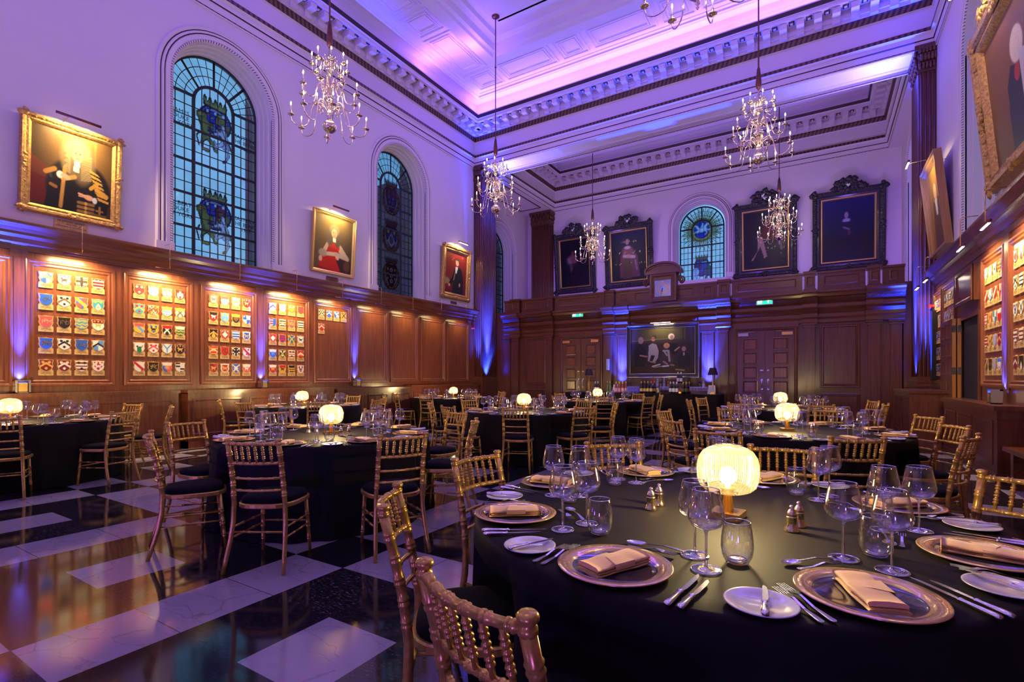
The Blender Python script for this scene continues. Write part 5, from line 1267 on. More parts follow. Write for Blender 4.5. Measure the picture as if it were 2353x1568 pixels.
# fire bells
def bell(T, u, z, label):
    c = T(u, z, .02); m = MB(); f = lambda x, y, zz: tuple(a - b for a, b in zip(T(u + x, z + y, .02 + zz), c))
    m.lathe([(.05, 0), (.05, .03), (.035, .05), (.035, .07), (.05, .10), (.05, .12), (0, .13)], 16, T=f); m.build('fire_sounder', RED, loc=c, label=label, cat='alarm')
bell(TL, 13.93, 3.02, 'small red fire alarm sounder at the far end of the left panelling'); bell(TR, 14.0, 2.86, 'small red fire alarm sounder beside the right pilaster')
m = MB(); m.box((14.02 - .22, 1.25, .02), (14.0, 2.75, .12), 0, TR); m.build('wall_cabinet', DARKV, label='tall narrow black cabinet on the wall beside the right pilaster', cat='cabinet')
for x in (-5.2, -2.66): light('uplight_glow', 'SPOT', (x, YS - .20, 1.10), 750, BLUE, spot_size=math.radians(100), spot_blend=1.0, shadow_soft_size=.02, target=(x, YS - .04, 2.0))
# ------------------------------------------------------------------ chandeliers
def make_chandelier(rod_top=4.7):
    r = empty('chandelier')
    # turned stem with balls, origin at the bottom finial
    st = [(0, 0), (.008, .01), (.02, .035), (.008, .05), (.028, .075), (.012, .10), (.02, .12), (.06, .135), (.105, .175), (.122, .23), (.105, .285), (.06, .325), (.03, .345), (.045, .37), (.03, .39), (.06, .43), (.05, .47), (.025, .52), (.03, .58), (.05, .60), (.03, .62), (.06, .66), (.088, .71), (.09, .75), (.07, .79), (.035, .83), (.045, .86), (.025, .90), (.05, .95), (.035, 1.02), (.022, 1.08), (.04, 1.12), (.065, 1.17), (.07, 1.21), (.05, 1.25), (.03, 1.29), (.045, 1.33), (.02, 1.40), (.03, 1.46), (.018, 1.55), (.02, 1.64)]
    m = MB(); m.lathe(st, 20); m.build('turned_stem', BRASSC, r)
    m = MB(); m.lathe([(.018, 1.62), (.045, 1.66), (.052, 1.72), (.045, 1.85), (.028, 2.02), (.014, 2.08)], 12, ribs=12, amp=.08); m.build('tassel_sleeve', CORD, r)
    m = MB(); m.tube([(0, 0, 2.05), (0, 0, rod_top)], .014, 8); m.lathe([(.014, 0), (.03, .02), (.014, .04)], 8, (0, 0, 3.9)); m.lathe([(.03, 0), (.10, .03), (.11, .07), (.05, .10), (.02, .14)], 12, (0, 0, rod_top - .1)); m.build('hanging_rod', CORD, r)
    def arm(tier, R_, zc, z0, zup, ang):
        # S-curved arm from the stem, dipping then rising to the drip pan
        pts = []
        P0 = (.05, z0); 
        ctrl = [(.05, z0), (.12, z0 + .10), (R_ * .38, z0 + .10), (R_ * .48, z0 - .02), (R_ * .58, zc - .10), (R_ * .80, zc - .15), (R_ * .97, zc - .09), (R_, zc)]
        n = 26
        def cr(t):
            k = min(int(t * (len(ctrl) - 1)), len(ctrl) - 2); f = t * (len(ctrl) - 1) - k
            g = lambda i: ctrl[max(0, min(len(ctrl) - 1, i))]
            p0, p1, p2, p3 = g(k - 1), g(k), g(k + 1), g(k + 2)
            return [.5 * (2 * p1[a] + (p2[a] - p0[a]) * f + (2 * p0[a] - 5 * p1[a] + 4 * p2[a] - p3[a]) * f * f + (3 * p1[a] - p0[a] - 3 * p2[a] + p3[a]) * f ** 3) for a in (0, 1)]
        c_, s_ = math.cos(ang), math.sin(ang)
        m = MB(); m.tube([(cr(i / n)[0] * c_, cr(i / n)[0] * s_, cr(i / n)[1]) for i in range(n + 1)], .0085 if tier < 2 else .007, 6)
        # scroll on the upper side
        sc = []
        for i in range(16):
            t = i / 15; a = 1.2 + t * 5.2; rr = .055 * (1 - .75 * t); sc.append(((R_ * .30 + rr * math.cos(a)) * c_, (R_ * .30 + rr * math.cos(a)) * s_, z0 + .02 + rr * math.sin(a)))
        m.tube(sc, .006, 5)
        x, y = R_ * c_, R_ * s_
        m.lathe([(.0, -.01), (.012, 0), (.05, .012), (.056, .022), (.03, .024), (.014, .03), (.020, .05), (.014, .07), (.018, .085), (.0, .086)], 12, (x, y, zc))
        a = m.build('arm', BRASSC, r)
        c = MB(); c.lathe([(.010, .08), (.010, .17), (0, .172)], 8, (x, y, zc)); c.build('candle_sleeve', WAX, a)
        b = MB(); b.lathe([(.003, .17), (.009, .185), (.011, .198), (.008, .216), (.0, .236)], 8, (x, y, zc)); b.build('flame_bulb', FLAME, a)
    for k in range(8): arm(0, .62, .30, .50, 0, 2 * PI * k / 8 + .2)
    for k in range(8): arm(1, .47, .78, .90, 0, 2 * PI * k / 8 + .59)
    for k in range(8): arm(2, .29, 1.24, 1.32, 0, 2 * PI * k / 8 + .2)
    register(r); return r
CH = [(-7.30, 5.80, 5.47, 0, 'chandelier nearest the tall window with royal arms'), (-7.20, 10.90, 5.47, .3, 'chandelier before the beam on the left side'), (-1.05, 11.1, 5.45, .15, 'chandelier before the beam on the right side'), (-1.18, 5.92, 5.47, .5, 'chandelier cut off by the top edge, only its lowest arms showing'), (-7.15, 17.3, 5.47, .2, 'chandelier in the gallery left of the sun window'), (-1.08, 17.5, 5.42, .4, 'chandelier in the gallery before the carved portrait frame')]
ch0 = make_chandelier(5.3)
for i, (x, y, z, a, lab) in enumerate(CH):
    lab = 'tiered brass candle ' + lab
    if i == 0: ch0.location = (x, y, z); ch0.rotation_euler = (0, 0, a); tag(ch0, lab, 'chandelier', 'brass chandeliers')
    else: dup(ch0, (x, y, z), a, lab, 'brass chandeliers', 'chandelier')
    light('chandelier_glow', 'POINT', (x, y, z + .75), 13 if y < 15 else 9, (1.0, .74, .52), shadow_soft_size=.35)

for x in (-7.3, -1.15): light('chandelier_glow', 'POINT', (x, .7, 6.2), 26, (1.0, .72, .48), shadow_soft_size=.4)   # added warm fill; no chandeliers are built behind the camera
# ------------------------------------------------------------------ gilt bamboo-turned chairs
def bamboo(mb, pts, r, rings, n=9, ring_r=1.28, rw=.006, mi=0):
    """tube along a polyline with double rings at the given arc lengths (0..1)"""
    P_ = [Vector(p) for p in pts]; cum = [0]
    for a, b in zip(P_, P_[1:]): cum.append(cum[-1] + (b - a).length)
    L = cum[-1]
    def at(s):
        s = max(0, min(L, s))
        for i in range(len(P_) - 1):
            if s <= cum[i + 1] + 1e-9: return P_[i].lerp(P_[i + 1], (s - cum[i]) / max(1e-9, cum[i + 1] - cum[i]))
        return P_[-1]
    ks = {}
    def put(s, f): ks[round(max(0, min(L, s)), 5)] = max(f, ks.get(round(max(0, min(L, s)), 5), 0))
    for c in cum: ks.setdefault(round(c, 5), 1)
    for q in rings:
        s = q * L
        for o, f in ((-2.6, 1.0), (-1.9, ring_r), (-1.0, ring_r * .98), (-.3, 1.05), (.3, 1.05), (1.0, ring_r * .98), (1.9, ring_r), (2.6, 1.0)): ks[round(max(0, min(L, s + o * rw)), 5)] = f
    S_ = sorted(ks); R_ = r if callable(r) else (lambda t: r)
    mb.tube([at(s) for s in S_], [R_(s / L) * ks[s] for s in S_], n, mi)
def make_chair():
    r = empty('chiavari_chair')
    yb = -.205
    for sg in (-1, 1):
        path = []
        for z, x, y in ((0, .205, yb - .085), (.10, .197, yb - .055), (.22, .187, yb - .02), (.34, .180, yb + .0), (.46, .176, yb + .003), (.60, .173, yb - .015), (.75, .172, yb - .045), (.875, .172, yb - .078)): path.append((sg * x, y, z))
        m = MB(); bamboo(m, path, lambda t: .0165 if t > .5 else .0135 + .004 * min(1, t * 2.2), (.60, .68, .76, .84, .925), 10, 1.2)
        m.lathe([(.016, 0), (.020, .006), (.019, .016), (.014, .020), (.021, .028), (.022, .036), (.016, .043), (0, .045)], 10, (sg * .172, yb - .079, .873)); m.build('back_post', GOLDCH, r)
    def bow(z, yo, w_, nrings, rr, name, depth=.035):
        pts = [(x, yo - depth * (1 - (x / w_) ** 2), z) for x in [w_ * (-1 + 2 * k / 12) for k in range(13)]]
        m = MB(); bamboo(m, pts, rr, [(k + .5) / nrings for k in range(nrings)], 8, 1.3, .0045); m.build(name, GOLDCH, r); return pts
    bow(.882, yb - .078, .165, 6, .0115, 'top_rail'); bow(.745, yb - .044, .165, 7, .0095, 'lower_rail'); bow(.640, yb - .022, .165, 4, .0085, 'back_slat'); bow(.555, yb - .008, .165, 4, .0085, 'back_slat')
    for k in range(6):
        x = -.165 + .33 * (k + 1) / 7; d = .035 * (1 - (x / .165) ** 2)
        m = MB(); bamboo(m, [(x, yb - .044 - d, .745), (x, yb - .078 - d, .882)], .0070, (.3, .52, .74), 7, 1.55, .0045); m.build('spindle', GOLDCH, r)
    # seat frame: rounded trapezoid rim
    def outline(s=1.0, n=36, z=0, off=0):
        o = []
        for k in range(n):
            a = 2 * PI * k / n; e = 3.2; c_, s_ = math.cos(a), math.sin(a)
            q = (abs(c_) ** e + abs(s_) ** e) ** (-1 / e); x, y = q * c_, q * s_
            w_ = .205 + .018 * y; o.append((x * w_ * s + (off if x > 0 else -off), .005 + y * .205 * s, z))
        return o
    m = MB(); m.grid([outline(1.0, z=.418), outline(1.03, z=.424), outline(1.03, z=.446), outline(1.0, z=.452), outline(.86, z=.452), outline(.86, z=.418), outline(1.0, z=.418)], closed_u=True, smooth=False); m.build('seat_frame', GOLDCH, r)
    m = MB(); rows = [outline(s, z=z) for s, z in ((.80, .43), (.93, .440), (.965, .455), (.96, .475), (.90, .490), (.75, .498), (.5, .502), (.2, .504), (.02, .504))]; m.grid(rows, closed_u=True); m.build('seat_cushion', VELVET, r)
    for sg in (-1, 1):
        m = MB(); bamboo(m, [(sg * .165, .165, .42), (sg * .180, .205, 0)], lambda t: .0150 - .003 * t, (.30, .52, .76), 9, 1.25); m.build('front_leg', GOLDCH, r)
        for z in (.285, .215):
            m = MB(); bamboo(m, [(sg * (.171 + (.42 - z) * .03), .178 + (.42 - z) * .08, z), (sg * (.184), yb - .006, z + .012)], .0075, (.33, .66), 7, 1.4, .004); m.build('side_stretcher', GOLDCH, r)
    m = MB(); bamboo(m, [(-.172, .186, .235), (.172, .186, .235)], .0075, (.33, .66), 7, 1.4, .004); m.build('front_stretcher', GOLDCH, r)
    m = MB(); bamboo(m, [(-.184, yb - .008, .265), (.184, yb - .008, .265)], .0075, (.33, .66), 7, 1.4, .004); m.build('rear_stretcher', GOLDCH, r)
    register(r); return r
chair0 = make_chair(); chair_used = [False]
def chair(bx, by, ang, label, group):
    """bx, by: where the top of the back stands; ang: the direction the sitter faces"""
    fx, fy = math.cos(ang), math.sin(ang); x, y = bx + fx * .284, by + fy * .284; rz = ang - PI / 2
    if not chair_used[0]:
        chair_used[0] = True; chair0.location = (x, y, 0); chair0.rotation_euler = (0, 0, rz); return tag(chair0, label, 'chair', group)
    return dup(chair0, (x, y, 0), rz, label, group, 'chair')

# ------------------------------------------------------------------ things on the tables (origins on the cloth)
def place_proto(o):
    register(o); return o
def make_charger():
    m = MB(); m.lathe([(0, .004), (.05, .004), (.118, .004), (.124, .007)], 48, mi=0, cap=False); m.lathe([(.124, .007), (.134, .012), (.166, .017), (.169, .015), (.166, .012), (.128, .006), (.10, 0), (0, 0)], 48, mi=1, cap=False)
    return m
def napkin_mesh():
    m = MB(); w_, h = .105, .043
    def slab(z0, z1, dx, dy, w_, h, fold):
        # folded cloth: rounded long fold on one side, layered edges on the other
        n = 10; rows = []
        for i in range(13):
            x = -w_ + 2 * w_ * i / 12; row = []
            sag = .0015 * math.sin(i * 1.1); zt = z1 + sag
            prof = [(-h, z0), (-h - .003, (z0 + zt) / 2), (-h, zt - .002), (-h + .01, zt), (0, zt + .002), (h - .008, zt), (h - .001, zt - .003), (h + .003, (z0 + zt) / 2), (h, z0)]
            for (y, z) in prof: row.append((x + dx, y + dy + .002 * math.sin(i * .7), z))
            rows.append(row)
        m.grid(rows); k = len(rows[0]); o = len(m.v) - 13 * k
        m.f.append(tuple(o + q for q in range(k))); m.mi.append(0); m.sm.append(False); m.f.append(tuple(o + 12 * k + q for q in range(k))[::-1]); m.mi.append(0); m.sm.append(False)
    slab(.003, .011, .004, .0, w_, h, 0); slab(.011, .016, -.002, .001, w_ - .003, h - .003, 0); slab(.0165, .0285, 0, -.002, w_ - .001, h - .002, 1)
    for s_ in (-1, 1):
        for k in range(3): m.box((s_ * w_ - .0012, -h + .004, .005 + k * .007), (s_ * w_ + .0012, h - .004, .0075 + k * .007))
    return m
def napkin_band():
    m = MB(); pts = []
    h = .044
    m.grid([[(x + sk * y, y, z) for (y, z) in ((-h - .002, .012), (-h, .029), (0, .0325), (h, .029), (h + .002, .012))] for x, sk in ((-.022, -.35), (-.0215, -.35), (.028, .25))], smooth=False)
    return m
def knife_parts(L=.235):
    h = MB(); hl = L * .42
    pr_ = [(0, 0), (.0075, .002), (.0095, .012), (.0088, .03), (.0070, hl * .6), (.0058, hl * .88), (.0075, hl * .93), (.0085, hl * .96), (.0055, hl)]
    h.lathe(pr_, 10, T=lambda x, y, z: (x * 1.15, z - L / 2, .0075 + y * .72))
    b = MB(); bp = [(-.004, hl), (.004, hl), (.0085, hl + .02), (.009, L * .80), (.006, L * .93), (-.002, L), (-.0045, L * .94), (-.005, hl + .03)]
    b.prism(bp, lambda u, v, d: (u, v - L / 2, .0072 + d), -.0007, .0007)
    return h, b
def fork_mesh(L=.20):
    m = MB(); hl = L * .60
    pts = [(-.0035, hl), (.0035, hl), (.0040, hl * .6), (.0075, hl * .15), (.0085, .006), (.004, 0), (-.004, 0), (-.0085, .006), (-.0075, hl * .15), (-.0040, hl * .6)]
    zf = lambda v: .003 + .010 * math.exp(-((v - L * .62) / (L * .18)) ** 2)
    def T(u, v, d): return (u, v - L / 2, zf(v) + d)
    n = len(pts); m.prism(pts, T, 0, .0022)
    m.prism([(-.0035, hl), (.0035, hl), (.0115, hl + .022), (.012, L * .76), (-.012, L * .76), (-.0115, hl + .022)], T, 0, .002)
    for k in range(4):
        x = -.0102 + k * .0068; m.prism([(x - .0016, L * .755), (x + .0016, L * .755), (x + .0012, L), (x - .0012, L)], lambda u, v, d: (u, v - L / 2, zf(L * .76) - .004 * ((v - L * .76) / (L * .24)) * (1 - (v - L * .76) / (L * .24)) * 2 + .0 + d), 0, .002)
    return m
def spoon_mesh(L=.19):
    m = MB(); hl = L * .66
    m.prism([(-.0035, hl), (.0035, hl), (.0035, hl * .5), (.0075, .012), (.004, 0), (-.004, 0), (-.0075, .012), (-.0035, hl * .5)], lambda u, v, d: (u, v - L / 2, .003 + .008 * math.sin(v / hl * PI * .8) + d), 0, .002)
    R_ = []
    for i in range(7):
        t = i / 6; R_.append([(math.cos(a) * .0205 * t, hl + .029 - L / 2 + math.sin(a) * .034 * t, .003 + .0055 * t * t) for a in [2 * PI * k / 16 for k in range(16)]])
    m.grid(R_, closed_u=True); return m
def wineglass_mesh():
    m = MB(); m.lathe([(0, .0015), (.020, .002), (.040, .0028), (.0425, .002), (.0425, .0005), (0, 0)], 28, cap=False); m.lathe([(.0408, .0015), (.0422, .0032), (.0436, .0015), (.0422, .0003)], 28, cap=False, mi=1); m.lathe([(.0364, .238), (.0374, .2392), (.0384, .238), (.0374, .2368), (.0364, .238)], 28, cap=False, mi=1)
    m.lathe([(.018, .0022), (.007, .006), (.0042, .014), (.0036, .05), (.0038, .10), (.0050, .112), (.010, .118)], 12, cap=False, mi=1)
    m.lathe([(0.0100, .118), (0.0262, .124), (0.0429, .134), (0.0514, .150), (0.0525, .162), (0.0486, .185), (0.0424, .215), (0.0379, .238), (0.0373, .2385), (0.0367, .238), (0.0412, .215), (0.0475, .185), (0.0512, .162), (0.0497, .151), (0.0407, .137), (0.0213, .128), (0.0000, .126)], 28, cap=False)
    return m
def tumbler_mesh():
    m = MB(); m.lathe([(0.0367, 0.1254), (0.0378, 0.1268), (0.0390, 0.1254), (0.0378, 0.1241), (0.0367, 0.1254)], 28, cap=False, mi=1); m.lathe([(0.0000, 0.0045), (0.0274, 0.0056), (0.0319, 0.0112), (0.0228, 0.0157), (0.0000, 0.0134)], 20, cap=False, mi=1); m.lathe([(0.0000, 0.0000), (0.0296, 0.0000), (0.0342, 0.0045), (0.0433, 0.0246), (0.0473, 0.0504), (0.0456, 0.0784), (0.0405, 0.1120), (0.0382, 0.1254), (0.0376, 0.1260), (0.0370, 0.1254), (0.0393, 0.1120), (0.0445, 0.0784), (0.0456, 0.0504), (0.0410, 0.0269), (0.0308, 0.0146), (0.0000, 0.0112)], 28, cap=False)
    return m
P = {}
P['charger'] = place_proto(make_charger().build('charger_plate', [PLATEC, PLATEG]))
nk = napkin_mesh().build('folded_napkin', NAPKIN); nb = napkin_band(); nb.build('folded_band', NAPKIN, nk); P['napkin'] = place_proto(nk)
m = MB(); m.lathe([(0, .005), (.050, .005), (.058, .008), (.082, .013), (.086, .0135), (.086, .011), (.06, .004), (.05, 0), (0, 0)], 40, cap=False); P['side'] = place_proto(m.build('side_plate', CHINA))
for nm, L in (('knife', .245), ('knife2', .215), ('butter', .185)):
    h, b = knife_parts(L); e_ = empty({'knife': 'dinner_knife', 'knife2': 'starter_knife', 'butter': 'butter_knife'}[nm]); h.build('handle', SILVER, e_); b.build('blade', SILVER, e_); P[nm] = place_proto(e_)
P['fork'] = place_proto(fork_mesh(.205).build('dinner_fork', SILVER)); P['fork2'] = place_proto(fork_mesh(.185).build('starter_fork', SILVER)); P['dfork'] = place_proto(fork_mesh(.165).build('dessert_fork', SILVER)); P['spoon'] = place_proto(spoon_mesh().build('dessert_spoon', SILVER))
P['wine'] = place_proto(wineglass_mesh().build('wine_glass', [WINEG, RIMG])); P['tumbler'] = place_proto(tumbler_mesh().build('water_tumbler', [WINEG, RIMG]))
def shaker(name):
    r = empty(name); m = MB(); m.lathe([(.027, 0), (.0275, .004), (.023, .012), (.0185, .026), (.0175, .050), (.0195, .052), (.0175, .055), (0, .055)], 18); m.build('base', SHAKER, r)
    c = MB(); c.lathe([(.0170, .055), (.0165, .065), (.012, .077), (.006, .082), (.009, .088), (.006, .095), (0, .097)], 18); c.build('cap', SHAKER, r); register(r); return r
P['salt'] = shaker('salt_shaker'); P['pepper'] = shaker('pepper_shaker')
def make_lamp():
    r = empty('table_lamp'); m = MB(); m.box((-.058, -.058, 0), (.058, .058, .028)); m.build('square_base', BRASS, r)
    m = MB(); m.lathe([(.022, .028), (.022, .112), (.030, .115), (.030, .122), (.012, .124), (.012, .15), (0, .152)], 24); m.build('stem', BRASS, r)
    N_ = 144; prof = [(.045, .100), (.062, .103), (.085, .112), (.103, .130), (.112, .155), (.114, .185), (.113, .215), (.106, .245), (.092, .268), (.072, .282), (.056, .288), (.053, .291)]
    m = MB(); m.lathe(prof, N_, cap=False, amp=.045, ribs=40); m.build('ribbed_glass_shade', GLOBE, r)
    m = MB(); m.lathe([(.053, .289), (.056, .291), (.053, .294), (.050, .291), (.053, .289)], 36, cap=False); m.build('shade_rim', WINEG, r)
    m = MB(); m.lathe([(0, .135), (.020, .14), (.030, .155), (.032, .175), (.024, .195), (.012, .205), (0, .207)], 20); m.build('bulb', BULB, r)
    register(r); return r
P['lamp'] = make_lamp()
used = set()
def put(kind, x, y, z, rz, label, group, cat, dxyz=None):
    o = P[kind]
    if kind in used: return dup(o, (x, y, z), rz, label, group, cat)
    used.add(kind); o.location = (x, y, z); o.rotation_euler = (0, 0, rz); return tag(o, label, cat, group)

def tablecloth(R_, H, seed, seats=()):
    rr = random.Random(seed); ph = [rr.random() * 6.28 for _ in range(4)]; nf = rr.choice((17, 19, 21)); N_ = 260; rows = []
    for (r0, z) in ((.02, H), (R_ * .5, H), (R_ * .9, H), (R_ * .98, H), (R_ * .995, H - .004), (R_ + .004, H - .014)): rows.append([(r0 * math.cos(2 * PI * k / N_), r0 * math.sin(2 * PI * k / N_), z) for k in range(N_)])
    for i in range(1, 11):
        t = i / 10; row = []
        for k in range(N_):
            a = 2 * PI * k / N_; w_ = .5 + .5 * math.sin(nf * a + ph[0] + .8 * math.sin(3 * a + ph[1])); w2 = .5 + .5 * math.sin(7 * a + ph[2])
            q = R_ + .006 + t * .02 + (w_ ** 1.6) * .038 * t + w2 * .012 * t; z_ = H - .014 - (H - .02) * t
            if z_ < .62:      # the hanging cloth is pushed in where a chair stands against it
                for (sx_, sy_, sa) in seats:
                    cs, sn = math.cos(sa), math.sin(sa)
                    for _ in range(60):
                        dx, dy = q * math.cos(a) - sx_, q * math.sin(a) - sy_
                        f_, l_ = dx * cs + dy * sn, -dx * sn + dy * cs
                        if -.34 < f_ < .262 and abs(l_) < .262 and q > .2: q -= .012
                        else: break
            row.append((q * math.cos(a), q * math.sin(a), z_))
        rows.append(row)
    m = MB(); m.grid(rows, closed_u=True); return m
FW = (-math.sin(YAW), math.cos(YAW)); RT = (math.cos(YAW), math.sin(YAW))
def proj(x, y, z):
    f = x * FW[0] + y * FW[1]; r = x * RT[0] + y * RT[1]
    return (1176.5 + 1153 * r / f, 867 - 1153 * (z - CAM_H) / f) if f > .2 else (-9e9, 0)
DIRS = ['right', 'back right', 'back', 'back left', 'left', 'front left', 'front', 'front right']
def dirname(th):
    return DIRS[int(round(((math.degrees(th) - math.degrees(YAW)) % 360) / 45)) % 8]
TH = .76
CLOTHS = {}
TABLES = {
 'A': (-.39, 2.26, 1.0, 36.0, 'foreground table', (-.32, 2.19)),
 'B': (-4.23, 3.33, 1.0, 28.5, 'left centre table', (-4.17, 3.33)),
 'C': (-8.76, 2.30, .92, 20.0, 'left edge table', (-8.93, 2.13)),
 'D': (-8.71, 6.40, 1.0, 15.0, 'rear left table', (-8.75, 6.3)),
 'E': (-8.73, 10.95, 1.0, 15.0, 'left corner table', (-8.66, 11.0)),
 'F': (-4.23, 7.30, 1.0, 30.0, 'middle table', (-4.25, 7.3)),
 'G': (-4.52, 11.45, 1.0, 25.0, 'table by the bar', (-4.58, 11.4)),
 'H': (-.63, 10.35, 1.0, 25.0, 'rear right table', (-.62, 10.35)),
 'I': (-.21, 6.17, 1.0, 33.0, 'right middle table', (-.30, 6.05)),
}
CHAIRS = {  # seat angle (deg) -> (back x, back y) measured, others fall at a default distance
 'A': {216: (-1.315, 1.31, 37), 261: (-.605, .82, 73), 171: (-1.58, 2.21, -6), 126: (-1.14, 3.10, -52), 81: (-.20, 3.46, -84), 36: (.75, 2.91, 230), 306: (.42, 1.02), 351: (.95, 2.0)},
 'B': {298.5: (-3.25, 1.965, 121), 343.5: (-2.62, 2.73, 152), 253.5: (-4.32, 1.80, 65), 208.5: (-5.145, 2.45, 8)},
 'F': {300: (-4.23 + 1.53 * math.cos(math.radians(295)), 7.3 + 1.53 * math.sin(math.radians(295)), 112), 345: (-4.23 + 1.5 * math.cos(math.radians(335)), 7.3 + 1.5 * math.sin(math.radians(335)), 150)},
 'I': {258: (-.70, 4.25, 83), 303: (.22, 4.25, 114), 348: (1.02, 5.88, 203), 33: (1.0, 7.0), 213: (-1.28, 5.15)},
}
DEFR = {'A': 1.3, 'B': 1.55, 'C': 1.46, 'D': 1.55, 'E': 1.56, 'F': 1.56, 'G': 1.44, 'H': 1.56, 'I': 1.54}
EXTRA_CH = [(.93, 4.83, 155, 'gold chiavari chair by the dark counter, turned toward the right middle table')]
for key, (cx_, cy_, R_, off, tn, lp) in TABLES.items():
    m = MB(); m.lathe([(.02, TH - .03), (R_ - .02, TH - .03), (R_ - .015, TH - .006), (0, TH - .006)], 60, cap=False)
    t = m.build('round_table', OAKD, loc=(cx_, cy_, 0), label=f'round dining table under floor length black cloth, {tn}', cat='table', group='round banquet tables')
    seats_ = []
    for k in range(3):
        a = k * 2.09 + .3; l = MB(); l.tube([(math.cos(a) * R_ * .3, math.sin(a) * R_ * .3, 0), (math.cos(a) * R_ * .1, math.sin(a) * R_ * .1, TH - .03)], .02, 8); l.build('leg', BLACK, t)
    CLOTHS[key] = (t, seats_)
    put('lamp', lp[0], lp[1], TH + .001, .25 if key != 'A' else -.12, f'lit lamp with ribbed glass globe on brass base, {tn}', 'globe lamps on the tables', 'table lamp')
    light('globe_lamp_light', 'POINT', (lp[0], lp[1], TH + .225), 36.0, (1.0, .78, .42), shadow_soft_size=.035)
    for kx, (dx, dy, nm) in enumerate(((-.30, -.04, 'salt'), (-.29, .05, 'pepper'), (.23, -.07, 'salt'), (.25, .01, 'pepper'))):
        put(nm, lp[0] + dx, lp[1] + dy, TH + .001, .3, f'silver bell shaped {nm} shaker {"left" if dx < 0 else "right"} of the lamp, {tn}', 'silver shakers', 'shaker')
    for s_ in range(8):
        deg = off + 45 * s_; th = math.radians(deg); o_ = (math.cos(th), math.sin(th)); t_ = (-o_[1], o_[0]); dn = dirname(th)
        rnd = random.Random(ord(key) * 10 + s_); sc = (R_ - 1.0) * .9
        def W(r, t): r += sc; return (cx_ + o_[0] * r + t_[0] * t, cy_ + o_[1] * r + t_[1] * t)
        bc = CHAIRS.get(key, {}).get(deg % 360)
        if bc is None: rr = DEFR[key] + rnd.uniform(-.06, .06); bc = (cx_ + o_[0] * rr, cy_ + o_[1] * rr)
        ang = math.radians(bc[2]) if len(bc) > 2 else math.atan2(cy_ - bc[1], cx_ - bc[0]) + rnd.uniform(-.06, .06)
        px = proj(bc[0], bc[1], .9)
        if -60 < px[0] < 2430 and not (key == 'C' and bc[0] < -9.75):
            seats_.append((bc[0] + math.cos(ang) * .284 - cx_, bc[1] + math.sin(ang) * .284 - cy_, ang))
            chair(bc[0], bc[1], ang, f'gold chiavari chair with black seat, {dn} side of the {tn}', 'gold chairs at the tables')
        q = proj(*W(.84, 0), TH)
        if not (-120 < q[0] < 2480): continue
        ins = -PI / 2 + th            # local +y of an item pointing outwards
        inw = th + PI / 2             # local +y pointing to the table centre
        L = lambda what: f'{what} at {dn} place, {tn}'
        z = TH + .0012; j = lambda a=.01: rnd.uniform(-a, a)
        x, y = W(.84, 0); put('charger', x, y, z, 0, L('glass charger plate with gold rim'), 'gold rimmed charger plates', 'plate')
        put('napkin', x + j(.003), y + j(.003), z + .0045, th + rnd.choice((-.30, -.12, .0, .08, .22)), L('peach folded napkin on the charger plate'), 'peach napkins', 'napkin')
        x, y = W(.865, -.302); put('side', x, y, z, 0, L('small round white side plate'), 'white side plates', 'plate')
        put('butter', x + t_[0] * .01, y + t_[1] * .01, z + .011, inw - .55 + j(.3), L('silver butter knife across the side plate'), 'butter knives', 'knife')
        x, y = W(.86, .215 + j(.004)); put('knife', x, y, z, inw + j(.04), L('inner of two silver knives'), 'dinner knives', 'knife')
        x, y = W(.87, .252 + j(.004)); put('knife2', x, y, z, inw + j(.04), L('outer of two silver knives'), 'starter knives', 'knife')
        x, y = W(.86, -.182); put('fork', x, y, z, inw + j(.04), L('larger silver fork beside the charger'), 'dinner forks', 'fork')
        x, y = W(.87, -.208); 
        put('fork2', x - t_[0] * .002, y - t_[1] * .002, z + .0, inw + j(.03), L('smaller silver fork beside the side plate'), 'starter forks', 'fork')
        x, y = W(.592, .01); put('spoon', x, y, z, th + PI + j(.12) + .15, L('silver dessert spoon above the charger'), 'dessert spoons', 'spoon')
        x, y = W(.635, .02); put('dfork', x, y, z, th + j(.1) + .1, L('silver dessert fork above the charger'), 'dessert forks', 'fork')
        x, y = W(.678 + j(.003), .212 + j(.003)); put('wine', x, y, z, 0, L('clear stemmed wine glass, outer one'), 'wine glasses', 'wine glass')
        x, y = W(.575 + j(.003), .142 + j(.003)); put('wine', x, y, z, 0, L('clear stemmed wine glass, inner one'), 'wine glasses', 'wine glass')
        x, y = W(.553 + j(.003), .262 + j(.003)); put('tumbler', x, y, z, 0, L('clear stemless water tumbler'), 'water tumblers', 'tumbler')
for key, (tt_, ss_) in CLOTHS.items(): tablecloth(TABLES[key][2], TH, ord(key), ss_).build('tablecloth', CLOTH, tt_)
for (x, y, a, lab) in EXTRA_CH: chair(x, y, math.radians(a), lab, 'gold chairs at the tables')

